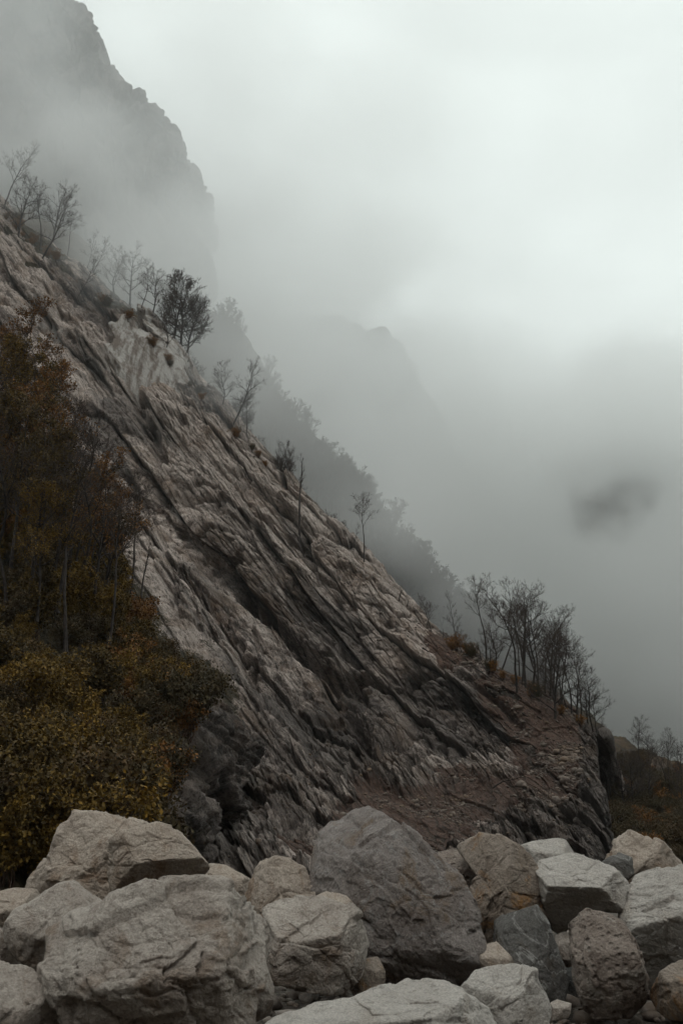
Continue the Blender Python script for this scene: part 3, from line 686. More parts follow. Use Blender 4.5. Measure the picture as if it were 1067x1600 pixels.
boulder('flat white topped boulder with a dark undercut, right of the tan one', [(826, 1380), (845, 1345), (880, 1333), (912, 1337), (957, 1357), (985, 1378), (990, 1402), (967, 1422), (932, 1427), (901, 1438), (878, 1462), (852, 1440), (840, 1410)],
    9.7, 'white', [((0.0, 0.84, 0.54), 0.42), ((0.0, -0.72, 0.69), 0.42)], 1.1, 17, 7, 0.9)
boulder('pale slab at the back, right above the flat white topped boulder', [(806, 1324), (836, 1315), (881, 1310), (892, 1323), (905, 1345), (890, 1375), (840, 1380), (815, 1350)], 10.7, 'white', [UP], 0.9, 18, 6, 0.6)
boulder('cream boulder with a brown cleft, topmost at the far right', [(944, 1342), (957, 1311), (982, 1295), (1013, 1306), (1038, 1323), (1061, 1346), (1068, 1375), (1040, 1400), (985, 1400), (950, 1375)], 10.6, 'cream', [((-0.3, 0.6, 0.75), 0.66)], 1.0, 19, 6, 1.2)
boulder('small round grey stone tucked before the topmost far right boulder', [(938, 1347), (952, 1337), (967, 1333), (985, 1341), (990, 1366), (975, 1380), (945, 1372)], 10.0, 'slate', [], 1.0, 20, 5, 0.5)
boulder('big white faced boulder cut off by the right frame', [(950, 1440), (975, 1415), (985, 1385), (990, 1368), (1013, 1359), (1060, 1356), (1120, 1362), (1150, 1440), (1130, 1540), (1060, 1560), (1015, 1545), (985, 1490)],
    9.4, 'white', [((-0.4, 0.72, 0.57), 0.60), ((-0.1, -0.55, 0.83), 0.56)], 1.0, 21, 7, 0.7)
boulder('pitted brown boulder with white patches standing on the gravel', [(889, 1448), (917, 1423), (947, 1432), (972, 1447), (988, 1473), (998, 1503), (1009, 1528), (1010, 1564), (985, 1592), (932, 1590), (912, 1570), (899, 1528), (889, 1488)],
    8.7, 'brown', [((0.0, 0.6, 0.8), 0.80)], 0.95, 22, 7, 1.0)
boulder('pale brown boulder low against the right frame', [(1012, 1556), (1033, 1518), (1067, 1493), (1120, 1490), (1140, 1580), (1080, 1595), (1020, 1586)], 8.5, 'tan', [UP], 1.0, 23, 6)
boulder('long low white slab across the bottom, centre', [(400, 1640), (440, 1594), (500, 1570), (557, 1558), (588, 1539), (618, 1533), (638, 1521), (679, 1529), (719, 1545), (755, 1567), (812, 1605), (840, 1650), (700, 1700), (480, 1690)],
    6.9, 'white', [((-0.05, 0.93, 0.38), 0.50)], 1.1, 24, 7, 0.75, strata=(0.1, 1, 0.1))
boulder('angular white boulder on the bottom edge beside the long slab', [(722, 1548), (745, 1516), (775, 1503), (810, 1506), (836, 1518), (838, 1533), (851, 1554), (860, 1576), (856, 1610), (800, 1630), (745, 1600)], 7.9, 'white', [((-0.1, 0.72, 0.69), 0.62), ((0.7, 0.0, 0.7), 0.75)], 1.0, 25, 6, 0.9)
boulder('small pale stone on the gravel beside the angular white boulder', [(853, 1570), (870, 1562), (892, 1568), (890, 1590), (860, 1596)], 8.3, 'pale', [UP], 1.0, 26, 5, 0.5)
boulder('narrow cream stone squeezed in at the foot of the huge grey one', [(738, 1444), (750, 1448), (762, 1480), (765, 1510), (745, 1505), (735, 1470)], 9.2, 'cream', [], 0.9, 27, 5, 0.5)
boulder('small cream stone under the tan boulder', [(750, 1478), (775, 1471), (798, 1495), (812, 1530), (770, 1535), (750, 1510)], 9.0, 'cream', [UP], 0.9, 28, 5, 0.6)
boulder('small grey stone in the dark gap left of the pitted brown boulder', [(868, 1462), (882, 1455), (896, 1462), (900, 1500), (880, 1520), (866, 1490)], 9.6, 'pale', [], 0.9, 29, 5, 0.5)
boulder('dark block in the gap beneath the big white faced boulder', [(985, 1490), (1010, 1470), (1050, 1480), (1080, 1520), (1060, 1570), (1010, 1570), (990, 1530)], 9.6, 'grey', [], 0.9, 30, 5, 0.7)
boulder('shadowed stone under the right end of the flat topped block', [(560, 1500), (590, 1495), (602, 1520), (598, 1560), (560, 1570), (545, 1540)], 8.6, 'tan', [], 0.9, 31, 5, 0.6)
boulder('dark stone in the hollow right of the dark slate wedge', [(868, 1500), (890, 1505), (905, 1540), (900, 1585), (870, 1585), (850, 1560)], 9.9, 'slate', [], 0.9, 32, 5, 0.6)
print('boulders', round(time.time() - T0, 1))

# ------------------------------------------------------------------ loose stones (uncountable)
def stones(name, pts, sizes, mat, label, seed, kindlab='stones'):
    v0, f0 = ico(1); rng = np.random.RandomState(seed); n = len(pts)
    sc = np.stack([rng.uniform(0.7, 1.3, n), rng.uniform(0.6, 1.1, n), rng.uniform(0.4, 0.8, n)], 1) * sizes[:, None]
    base = v0[None] * (1 + rng.uniform(-0.38, 0.32, (n, len(v0), 1)))
    a = rng.uniform(0, 6.28, n); ca, sa = np.cos(a)[:, None], np.sin(a)[:, None]
    b = base * sc[:, None, :]
    t = rng.uniform(-0.6, 0.6, n); ct_, st_ = np.cos(t)[:, None], np.sin(t)[:, None]
    y = b[..., 1] * ct_ - b[..., 2] * st_; z = b[..., 1] * st_ + b[..., 2] * ct_; x = b[..., 0]
    q = np.stack([x * ca - y * sa, x * sa + y * ca, z], -1) + pts[:, None, :]
    f = (f0[None] + (np.arange(n) * len(v0))[:, None, None]).reshape(-1, 3)
    o = mesh_obj(name, q.reshape(-1, 3), f, mat, False)
    return tag(o, label, kindlab, kind='stuff')
rng = np.random.RandomState(5)
n = 5200
xy = np.stack([rng.uniform(-5.2, 5.2, n), rng.uniform(5.5, 13, n)], 1)
sz = np.clip(rng.lognormal(-3.4, 0.7, n), 0.012, 0.14)
zz = 0.05 * fbm(np.c_[xy, np.zeros(n)] / 0.7, 3) + 0.10 * fbm(np.c_[xy, np.zeros(n)] / 3.0, 3)
stones('gravel', np.c_[xy, zz + sz * 0.2], sz, M['pebble'], 'loose pebbles between the boulders', 3, 'gravel')
wts = soil + 0.06 * (PY0 > 950) + 0.02; wts = wts * ((PX0 > -20) & (PX0 < 940)); wts = wts * (PX0 < 925) * (0.1 + sstep(-0.15, 0.35, fbm(P / 7 + 12, 3)) * 2); wts = wts / wts.sum()
k = rng.choice(len(P2), 8000, p=wts)
sz = np.clip(rng.lognormal(-2.25, 0.7, len(k)), 0.06, 1.0)
stones('rubble', P2[k] + NN[k] * 0.05, sz, M['rubble'], 'broken rock rubble strewn over the scree', 4, 'rubble')

ONES = 'zeroth first second third fourth fifth sixth seventh eighth ninth tenth eleventh twelfth thirteenth fourteenth fifteenth sixteenth seventeenth eighteenth nineteenth'.split()
TENS = ['', '', 'twent', 'thirt', 'fort', 'fift', 'sixt', 'sevent', 'eight', 'ninet']
def ordinal(n):
    if n < 20: return ONES[n]
    if n < 100: return TENS[n // 10] + ('ieth' if n % 10 == 0 else 'y ' + ONES[n % 10])
    return 'hundred and ' + ordinal(n - 100)
def number(objs, fmt, axis=0):
    """labels counted along the picture: axis 0 from the left, 1 from the top"""
    key = {o.name: to_px(np.array(o.location))[axis] for o in objs}
    for i, o in enumerate(sorted(objs, key=lambda o: key[o.name])): o['label'] = fmt.format(ordinal(i + 1))
# ------------------------------------------------------------------ trees
def tubes(segs, sides):
    """segs: array (n, 8): p0 p1 r0 r1 -> verts, faces"""
    s = np.array(segs, float); n = len(s)
    d = s[:, 3:6] - s[:, 0:3]; L = np.linalg.norm(d, axis=1)[:, None] + 1e-9; d = d / L
    a = np.where(np.abs(d[:, 2:3]) > 0.9, np.array([[1.0, 0, 0]]), np.array([[0, 0, 1.0]]))
    u = np.cross(d, a); u /= np.linalg.norm(u, axis=1)[:, None]; w = np.cross(d, u)
    an = np.arange(sides) * 2 * math.pi / sides
    ring = np.cos(an)[None, :, None] * u[:, None, :] + np.sin(an)[None, :, None] * w[:, None, :]
    a0 = s[:, None, 0:3] + ring * s[:, 6][:, None, None]; a1 = s[:, None, 3:6] + ring * s[:, 7][:, None, None]
    v = np.concatenate([a0, a1], 1)
    i = np.arange(sides); j = (i + 1) % sides
    f = np.stack([i, j, j + sides, i + sides], 1)
    f = (f[None] + (np.arange(n) * 2 * sides)[:, None, None]).reshape(-1, 4)
    return v.reshape(-1, 3), f
def grow(seed, H=14.0, r0=0.16, clear=0.45, spread=0.5, nb=16, lean=(0.0, 0.0), wig=0.06, depth=3, twig=1.0, fork=False):
    """a bare broadleaf tree: segments of trunk and limbs, and of the twigs"""
    rg = random.Random(seed); trunk = []; twigs = []
    def vec(): return Vector((rg.gauss(0, 1), rg.gauss(0, 1), rg.gauss(0, 1)))
    def branch(p, d, L, r, lev):
        n = max(3, int(4 + L)) if lev < 2 else 3
        q = p.copy(); dd = d.copy(); pts = []
        for i in range(n):
            dd = (dd + vec() * (0.10 + 0.05 * lev) + Vector((0, 0, 0.07))).normalized()
            e = q + dd * (L / n); ra = r * (1 - i / n * 0.75); rb = r * (1 - (i + 1) / n * 0.75)
            (trunk if lev <= 1 else twigs).append((*q, *e, ra, rb)); q = e; pts.append((q.copy(), dd.copy(), rb))
        if lev < depth:
            cnt = {1: 9, 2: 7}.get(lev, 4); cnt = max(2, int(cnt * min(1.3, L / 2.2 + 0.4) * twig))
            for k in range(cnt):
                t = rg.uniform(0.25, 1.0); pt, dn, rb = pts[min(n - 1, int(t * n))]
                side = vec(); side = (side - dn * side.dot(dn)).normalized()
                nd = (dn * 0.9 + side * rg.uniform(0.5, 0.9) + Vector((0, 0, 0.15))).normalized()
                branch(pt, nd, L * rg.uniform(0.32, 0.55), max(TWIG, min(rb * 0.7, r * 0.5)), lev + 1)
    n = 12; q = Vector((0, 0, -0.6)); d = Vector((lean[0], lean[1], 1)).normalized(); pts = []
    for i in range(n):
        d = (d + vec() * wig + Vector((0, 0, 0.03))).normalized(); e = q + d * (H / n)
        ra = r0 * (1 - i / n) ** 0.8 + 0.012; rb = r0 * (1 - (i + 1) / n) ** 0.8 + 0.012
        trunk.append((*q, *e, ra * (1.35 if i == 0 else 1), rb)); q = e; pts.append((q.copy(), d.copy(), rb))
    for k in range(nb):
        t = clear + (1 - clear) * (k + rg.random()) / nb; i = min(n - 1, int(t * n)); pt, dn, rb = pts[i]
        az = k * 2.4 + rg.uniform(-0.6, 0.6)
        side = Vector((math.cos(az), math.sin(az), 0))
        up = rg.uniform(0.5, 1.1) * (1.1 - spread * 0.6)
        L = H * spread * (1 - 0.62 * (t - clear) / (1 - clear)) * rg.uniform(0.55, 1.0) * 0.62
        branch(pt, (side * spread * 1.5 + dn * up).normalized(), L, max(0.02, rb * 0.62), 1)
    return trunk, twigs
TREES = {}; TWIG = 0.017
def make_tree(key, seed, sides=5, leaves=None, **kw):
    tr, tw = grow(seed, **kw)
    v, f = tubes(tr, sides); tm = raw_mesh('trunk', v, f, M['bark'])
    v, f = tubes(tw, 3); 
    cm = raw_mesh('crown', v, f, M['twig'])
    H = kw.get('H', 14.0)
    TREES[key] = (tm, cm, H)
    if leaves:
        rg = np.random.RandomState(seed); s = np.array(tw); k = rg.choice(len(s), leaves[0])
        c = s[k, 3:6] + rg.normal(size=(len(k), 3)) * leaves[2]
        v2, f2 = leaf_quads(c, leaves[1], rg)
        TREES[key] = (tm, cm, H, raw_mesh('leaves', v2, f2, M[leaves[3]], False))
def leaf_quads(c, size, rg):
    n = len(c); a = rg.normal(size=(n, 3)); a /= np.linalg.norm(a, axis=1)[:, None]
    b = rg.normal(size=(n, 3)); b -= (a * b).sum(1)[:, None] * a; b /= np.linalg.norm(b, axis=1)[:, None]
    s = (size * rg.uniform(0.6, 1.35, n))[:, None]
    v = np.stack([c - a * s, c + b * s * 0.62, c + a * s, c - b * s * 0.62], 1).reshape(-1, 3)
    return v, np.arange(n * 4).reshape(n, 4)
make_tree('slim1', 11, H=15, clear=0.5, spread=0.42, nb=15, r0=0.17)
make_tree('slim2', 12, H=15, clear=0.42, spread=0.46, nb=17, r0=0.16, wig=0.08)
make_tree('slim3', 13, H=15, clear=0.55, spread=0.5, nb=14, r0=0.15, lean=(0.15, 0))
make_tree('wide1', 21, H=12, clear=0.22, spread=0.66, nb=16, r0=0.22, wig=0.09)
make_tree('wide2', 22, H=12, clear=0.18, spread=0.72, nb=18, r0=0.20, wig=0.1, lean=(0.2, 0))
make_tree('wind1', 23, H=12, clear=0.35, spread=0.55, nb=14, r0=0.15, wig=0.07, lean=(0.34, 0.1))
TWIG = 0.05
make_tree('far1', 61, H=14, clear=0.25, spread=0.6, nb=20, r0=0.22)
make_tree('far2', 62, H=15, clear=0.35, spread=0.5, nb=20, r0=0.22)
make_tree('far3', 63, H=12, clear=0.15, spread=0.75, nb=22, r0=0.25)
TWIG = 0.026
make_tree('clump', 64, H=11, clear=0.12, spread=0.8, nb=24, r0=0.2, twig=1.3)
TWIG = 0.017
make_tree('pole', 31, H=15, clear=0.55, spread=0.16, nb=16, r0=0.24, depth=3, twig=0.8, wig=0.035)
make_tree('sapling', 32, H=9, clear=0.25, spread=0.35, nb=13, r0=0.06, wig=0.08)
make_tree('thick1', 41, H=14, clear=0.3, spread=0.55, nb=20, r0=0.16, leaves=(5200, 0.085, 0.10, 'leaf_rust'))
make_tree('thick2', 42, H=14, clear=0.25, spread=0.6, nb=20, r0=0.15, wig=0.09, leaves=(7000, 0.085, 0.12, 'leaf'))
def bush(key, seed, R, H, nleaf, mat, size=0.09):
    rg = np.random.RandomState(seed); r = random.Random(seed)
    st = []
    tips = []
    for k in range(11):
        az = r.uniform(0, 6.28); out = r.uniform(0.2, 1.0) * R; h = H * r.uniform(0.55, 1.0)
        p = Vector((r.uniform(-.2, .2), r.uniform(-.2, .2), -0.4)); q = Vector((math.cos(az) * out, math.sin(az) * out, h)); n = 6
        prev = p
        for i in range(1, n + 1):
            t = i / n; e = p.lerp(q, t) + Vector((r.gauss(0, .07), r.gauss(0, .07), math.sin(t * 3.14) * 0.25))
            st.append((*prev, *e, 0.04 * (1.1 - t), 0.04 * (1.05 - t) + 0.004)); prev = e
            if i > 1:
                for _ in range(6):
                    dv = Vector((r.gauss(0, 1), r.gauss(0, 1), r.uniform(0, 1.4))).normalized() * r.uniform(0.35, 0.95) * R * 0.5
                    st.append((*e, *(e + dv), 0.011, 0.004)); tips.append(e + dv * r.uniform(0.5, 1.0))
    v, f = tubes(st, 3); sm = raw_mesh('stems', v, f, M['brush_twig'])
    tips = np.array([t[:] for t in tips]); c = tips[rg.choice(len(tips), nleaf)] + rg.normal(size=(nleaf, 3)) * R * 0.08
    v, f = leaf_quads(c, size, rg); cm = raw_mesh('crown', v, f, M[mat], False)
    TREES[key] = (sm, cm, H)
bush('bush1', 51, 2.0, 3.0, 6500, 'leaf'); bush('bush2', 52, 1.7, 3.6, 6000, 'leaf', 0.085); bush('bush3', 53, 2.2, 2.6, 5500, 'leaf_dark', 0.09)
bush('bush4', 54, 1.6, 2.8, 3600, 'leaf_rust', 0.08); bush('bush5', 55, 1.9, 3.2, 3600, 'leaf_dark', 0.085); bush('bush6', 56, 1.4, 2.4, 1600, 'leaf_rust', 0.08)
def plant(key, pos, h, label, cat, group, rz=None, name='bare_tree', lean=(0, 0), rgn=random.Random(77)):
    t = TREES[key]; o = empty(name, pos, rz if rz is not None else rgn.uniform(0, 6.28), h / t[2])
    if lean != (0, 0): o.rotation_euler = (lean[1], lean[0], o.rotation_euler[2])
    tag(o, label, cat, group)
    a = bpy.data.objects.new('trunk' if 'bush' not in key else 'stems', t[0]); link(a, o)
    b = bpy.data.objects.new('crown', t[1]); link(b, o)
    if len(t) > 3: c = bpy.data.objects.new('leaves', t[3]); link(c, b)
    return o
def mass(name, items, label, kindlab):
    """items: (key, position, height) -> one object; for what is past counting"""
    V = []; F = []; MI = []; off = 0; mats = []
    rm = random.Random(5)
    for key, pos, h in items:
        t = TREES[key]; a = rm.uniform(0, 6.28); sc = h / t[2]; ca, sa = math.cos(a) * sc, math.sin(a) * sc
        for me in (t[0], t[1]):
            n = len(me.vertices); co = np.empty(n * 3, np.float32); me.vertices.foreach_get('co', co); co = co.reshape(-1, 3)
            q = np.stack([co[:, 0] * ca - co[:, 1] * sa, co[:, 0] * sa + co[:, 1] * ca, co[:, 2] * sc], 1) + np.array(pos, np.float32)
            li = np.empty(len(me.loops), np.int32); me.loops.foreach_get('vertex_index', li)
            mt = me.materials[0]
            if mt not in mats: mats.append(mt)
            V.append(q); f = li.reshape(-1, 4) + off; F.append(f); MI.append(np.full(len(f), mats.index(mt), np.int32)); off += n
    o = mesh_obj(name, np.concatenate(V), np.concatenate(F), None, False)
    for mt in mats: o.data.materials.append(mt)
    mi = np.concatenate(MI)
    if len(o.data.polygons) == len(mi): o.data.polygons.foreach_set('material_index', mi)
    return tag(o, label, kindlab, kind='stuff')
def hpx(pos, pix):                    # metres of height that span so many pixels there
    f = (pos[1]) * math.cos(PITCH) + (pos[2] - EYE[2]) * math.sin(PITCH)
    return pix * f / FPX * 1.2
# trees standing on the crest and slope (px, py of the foot, height in px, kind, label)
CREST = [
 (5, 322, 120, 'slim2', 'misty tall bare tree at the left frame on the crest'),
 (32, 372, 100, 'wide2', 'many stemmed bare tree at the upper left of the crest, its foot in brown grass'),
 (62, 385, 110, 'slim1', 'tall bare tree right behind the many stemmed one at upper left'),
 (85, 372, 95, 'wide1', 'broad crowned bare tree in the middle of the upper left clump'),
 (55, 408, 120, 'wind1', 'bare tree leaning strongly right across the upper left crest'),
 (108, 395, 78, 'slim3', 'slim forked tree at the right of the upper left clump'),
 (147, 410, 75, 'sapling', 'thin straight sapling alone between the two upper left clumps'),
 (155, 414, 55, 'wind1', 'small tree leaning right beside the thin straight sapling'),
 (125, 455, 62, 'wind1', 'low tree leaning out over the pale rocks of the upper left crest'),
 (190, 440, 75, 'wide2', 'fan shaped bare tree with dark foot above the white rock wall'),
 (205, 470, 85, 'wide1', 'dense bare tree in mist above the white rock wall'),
 (222, 478, 70, 'slim2', 'misty tree next right of the dense one above the white rock wall'),
 (242, 490, 68, 'wide2', 'misty bushy tree above the right end of the white rock wall'),
 (275, 520, 82, 'clump', 'darkest round crowned tree on the crest, left half of the dark clump'),
 (300, 520, 88, 'clump', 'darkest round crowned tree on the crest, middle of the dark clump'),
 (325, 525, 78, 'clump', 'darkest round crowned tree on the crest, right half of the dark clump'),
 (262, 540, 50, 'wide2', 'low scrubby tree under the dark clump'),
 (348, 628, 60, 'wide2', 'low spreading tree just below the crest right of the white wall'),
 (366, 655, 85, 'wind1', 'misty leaning tree on the crest right of the white wall'),
 (388, 680, 70, 'slim3', 'misty slim tree on the crest above the bare slabs'),
 (468, 836, 122, 'pole', 'lone dead pole like tree with stubby twigs in mid slope'),
 (566, 874, 96, 'slim3', 'misty bare tree leaning right behind the mid slope'),
 (552, 858, 42, 'sapling', 'short thin trunk beside the misty leaning tree'),
 (720, 992, 68, 'sapling', 'thin leaning sapling alone on the lower crest'),
 (628, 935, 22, 'sapling', 'tiny broken stump with a twig on the mid crest'),
 (768, 1020, 98, 'slim1', 'pale misty tree, leftmost of the grove on the nose'),
 (785, 1030, 85, 'wind1', 'pale misty tree leaning right at the left of the grove'),
 (803, 1086, 142, 'slim2', 'tall tree rooted lowest on the rubble, left front of the grove'),
 (825, 1072, 130, 'slim1', 'straight tree next right of the tall front one in the grove'),
 (838, 1076, 118, 'slim3', 'dark tree in the left middle of the grove'),
 (850, 1082, 112, 'slim2', 'dense crowned tree in the middle of the grove'),
 (862, 1088, 105, 'slim1', 'thin tree in the thick of the grove behind the twin stems'),
 (812, 1052, 90, 'slim3', 'smaller tree at the back left of the grove'),
 (872, 1098, 88, 'wide1', 'bushy tree in the right middle of the grove'),
 (865, 1134, 108, 'wide2', 'curved tree with dark foot on the rubble before the grove'),
 (890, 1108, 80, 'slim2', 'tree near the right end of the grove with thin crown'),
 (897, 1114, 100, 'slim1', 'pale crowned tree at the right end of the grove'),
 (912, 1120, 92, 'slim3', 'upright tree at the edge of the cliff nose'),
 (925, 1132, 68, 'wide2', 'spreading tree overhanging the cliff nose, rightmost of the grove'),
 (918, 1128, 60, 'wide1', 'short bushy tree beside the spreading one on the nose'),
 (880, 1104, 95, 'slim1', 'middle tree of the right half of the grove'),
 (843, 1066, 100, 'slim2', 'slender back row tree in the centre of the grove'),
 (818, 1062, 118, 'wide1', 'full crowned tree behind the tall front one in the grove'),
 (832, 1070, 96, 'wide2', 'broad dark crown low in the left middle of the grove'),
 (856, 1086, 90, 'wide1', 'full crowned tree at the heart of the grove'),
 (878, 1106, 100, 'slim3', 'slightly leaning tree in the right middle of the grove'),
 (902, 1120, 78, 'wide1', 'bushy tree under the pale crowned one at the right of the grove'),
 (776, 1036, 62, 'wide2', 'low misty tree at the far left foot of the grove'),
 (932, 1138, 46, 'wide1', 'small tree on the very tip of the cliff nose'),
]
for i, (x, y, h, k, lab) in enumerate(CREST):
    p = on_slope(x, y, 5.0) if y < 2000 else None
    plant(k, tuple(p + np.array([0, 0.5, -0.3])), hpx(p, h) * (1.12 if x > 760 else 0.9 if x < 260 else 1.0), lab, 'tree', 'bare trees on the crest and the cliff nose', rz={'wind1': 0.0 + (i % 3) * 0.2, 'slim3': 0.2}.get(k))
rgc = random.Random(9); scrub = []
for j in range(46):
    x = rgc.choice([rgc.uniform(10, 420), rgc.uniform(10, 330), rgc.uniform(700, 925)]); yc = float(np.interp(x, [0, 130, 235, 330, 430, 530, 640, 735, 800, 868, 922], [325, 436, 526, 626, 738, 842, 957, 1022, 1060, 1100, 1142]))
    p = on_slope(x, yc + rgc.uniform(0, 9), 5)
    scrub.append(None); scrub[-1] = plant(rgc.choice(['bush5', 'bush6', 'bush6']), tuple(p), rgc.uniform(1.6, 3.4), 'low leafless scrub on the crest of the pale slope', 'bush', 'low scrub along the crest', name='bush')
number(scrub, 'low brown scrub on the crest of the slope, {} from upper left')
belt = []
for j in range(34):
    x = rgc.uniform(165, 440) if j < 24 else rgc.uniform(440, 760); yc = float(np.interp(x, [0, 130, 235, 330, 430, 530, 640, 735, 800], [325, 436, 526, 626, 738, 842, 957, 1022, 1060]))
    p = on_slope(x, yc + 3, 5) + np.array([2.0, rgc.uniform(5, 26), rgc.uniform(-2.5, -1)])
    belt.append(plant(rgc.choice(['wide1', 'wide2', 'clump', 'slim2', 'slim1']), tuple(p), hpx(p, rgc.uniform(34, 66)), 'x', 'tree', 'misty trees just behind the crest'))
number(belt, 'misty bare tree just behind the crest of the slope, {} from the left')
# wood in the mist on the ridge behind
rgt = random.Random(3); wood = []; edge_trees = []; hill_trees = []; hill_bushes = []
def interp_line(line, t):
    t = t * (len(line) - 1); i = min(int(t), len(line) - 2); f = t - i
    return [line[i][k] * (1 - f) + line[i + 1][k] * f for k in range(3)]
more_wood = []
for j in range(280):
    t = (j + rgt.random()) / 280; x, y, D = interp_line(RIDGE2[1:12], t)
    off = rgt.random() ** 2.5
    x += rgt.uniform(-8, 8); p = on_mesh(R2P, x, y + 2 + off * 80, 12)
    if j % 9 not in (0, 3, 5, 7):
        more_wood.append((rgt.choice(['far1', 'far2', 'far3']), tuple(p + np.array([0, 0, -1.0])), rgt.uniform(10, 17))); continue
    wood.append(plant(rgt.choice(['far1', 'far2', 'far3']), tuple(p + np.array([0, 0, -1.0])), rgt.uniform(12, 21), 'x', 'tree', 'trees of the misty wood on the back ridge'))
mass('misty_wood', more_wood, 'smaller trees filling the misty wood on the back ridge', 'wood')
number(wood, 'misty tree of the back ridge wood, {} from the left')
# scrub on the far cliff's edge
for j in range(34):
    x, y = rgt.choice([(100, 20), (118, 35), (150, 100), (160, 118), (175, 130), (190, 145), (200, 155), (215, 175), (228, 195), (245, 203), (262, 218), (275, 240)])
    p = on_mesh(CLP, x + rgt.uniform(-10, 8), y + rgt.uniform(0, 14), 10)
    edge_trees.append(plant('far3', tuple(p), rgt.uniform(6, 11), 'x', 'tree', 'trees on the edge of the towering misty cliff'))
number(edge_trees, 'faint tree clinging to the edge of the towering misty cliff, {} from the top', 1)
# trees and bushes on the hillside at lower right
for j in range(74):
    x = rgt.uniform(938, 1085); y = rgt.uniform(1165 + (x - 938) * 0.35, 1345)
    p = on_mesh(FBP, x, y, 10)
    if rgt.random() < 0.55 and y < 1270: hill_trees.append(plant(rgt.choice(['slim1', 'slim2', 'wide1', 'slim3']), tuple(p), rgt.uniform(8, 13), 'x', 'tree', 'bare trees on the hillside at lower right'))
    else: hill_bushes.append(plant(rgt.choice(['bush3', 'bush5', 'bush5', 'bush6']), tuple(p), rgt.uniform(2.2, 4.2), 'x', 'bush', 'bushes on the hillside at lower right', name='bush'))
brush = []
for j in range(150):
    x = rgt.uniform(925, 1085); y = rgt.uniform(1160 + (x - 938) * 0.33, 1350); p = on_mesh(FBP, x, y, 9)
    brush.append((rgt.choice(['bush3', 'bush5', 'bush5', 'bush6']), tuple(p), rgt.uniform(1.6, 3.0)))
mass('brush', brush, 'low dark brush covering the hillside at lower right', 'brush')
number(hill_trees, 'bare tree on the brushy hillside at lower right, {} from the left'); number(hill_bushes, 'dull brown bush on the hillside at lower right, {} from the left')
p = on_mesh(FBP, 938, 1160, 10); plant('bush1', tuple(p + np.array([0, 0, -1])), 3.6, 'small bright orange bush just right of the cliff nose', 'bush', None, name='bush')
# thicket on the left bank
edge = [(0, 640), (60, 700), (110, 760), (150, 820), (195, 900), (240, 985), (290, 1060), (345, 1110), (360, 1190), (330, 1260), (250, 1330)]
def right_edge(y):
    return np.interp(y, [640, 700, 760, 820, 900, 985, 1060, 1110, 1190, 1260, 1330], [0, 60, 110, 150, 195, 240, 280, 325, 320, 250, 200])
cnt = 0; thicket = {}; under = []
for j in range(1400):
    y = rgt.uniform(670, 1400); x = rgt.uniform(-40, 380) if j % 3 else right_edge(y) - rgt.uniform(0, 110)
    if x > right_edge(y - 20) - 12: continue
    if 1150 < y < 1340 and x > 230 and rgt.random() < 0.7: continue
    cnt += 1
    if cnt > 290: break
    p = on_mesh(BKP, x, y, 9)
    yl = 0.5 + 0.5 * math.sin(x * 0.02 + y * 0.013)
    if y < 860: k = rgt.choice(['bush5', 'bush6', 'bush4', 'bush4', 'bush2', 'bush1'] if x > 60 else ['bush1', 'bush4', 'bush2'])
    elif x > 200: k = rgt.choice(['bush6', 'bush3', 'bush4', 'bush5', 'bush2'])
    else: k = rgt.choice(['bush1', 'bush2', 'bush1', 'bush3', 'bush5', 'bush2'])
    look = {'bush1': 'broad ochre leaved bush', 'bush2': 'tall ochre leaved bush', 'bush3': 'wide dull olive bush', 'bush4': 'rust leaved bush', 'bush5': 'brown leaved bush', 'bush6': 'leafless rusty bush'}[k]
    zone = 'in the upper thicket' if y < 850 else ('on the thicket edge by the rock' if x > right_edge(y) - 75 else ('against the left frame' if x < 40 else ('behind the cream boulders' if y > 1180 else 'amid the thicket')))
    if (y > 860 and x < right_edge(y) - 75 and cnt % 2 == 0): under.append((k, tuple(p), rgt.uniform(2.4, 3.8))); continue
    thicket.setdefault((look, zone), []).append(plant(k, tuple(p), rgt.uniform(2.6, 4.6) * (1.45 if y < 900 else 1.2 if y < 1000 else 1), 'x', 'bush', 'autumn bushes of the left bank', name='bush'))
mass('undergrowth', under, 'smaller autumn brush filling the gaps of the left thicket', 'undergrowth')
for (look, zone), obs in thicket.items():
    number(obs, look + ' ' + zone + ', {} from top' if len(obs) > 1 else look + ' ' + zone, 1)
THICK = [(8, 720, 190, 'slim1'), (30, 735, 230, 'thick1'), (-15, 760, 220, 'thick2'), (60, 790, 170, 'slim2'), (85, 880, 220, 'slim1'), (45, 850, 200, 'thick1'), (110, 800, 130, 'wide1'), (130, 870, 160, 'slim3'), (150, 900, 150, 'thick2'), (100, 940, 230, 'slim1'),
         (20, 930, 210, 'slim2'), (165, 930, 160, 'wide1'), (70, 960, 180, 'thick2'), (140, 820, 100, 'wide2'), (0, 830, 190, 'wide1'), (185, 860, 110, 'thick1'), (50, 700, 90, 'sapling'), (80, 745, 110, 'sapling'),
         (15, 690, 200, 'slim2'), (-10, 690, 150, 'thick1'), (38, 800, 230, 'thick2'), (72, 850, 240, 'thick1'), (118, 900, 230, 'slim1'), (92, 800, 190, 'slim3'), (135, 930, 220, 'slim2'), (55, 920, 240, 'thick2'), (160, 960, 200, 'thick1'), (178, 990, 200, 'slim3'), (28, 880, 240, 'thick2'), (-5, 900, 240, 'slim2'), (105, 1000, 230, 'slim1')]
tall = []
for i, (x, y, h, k) in enumerate(THICK):
    p = on_mesh(BKP, x, y, 12) * 0.93 + EYE * 0.07
    tall.append(plant(k, tuple(p), hpx(p, h), 'x', 'tree', 'bare trees in the left thicket'))
number(tall, 'dark bare tree rising from the autumn thicket, {} from the left')
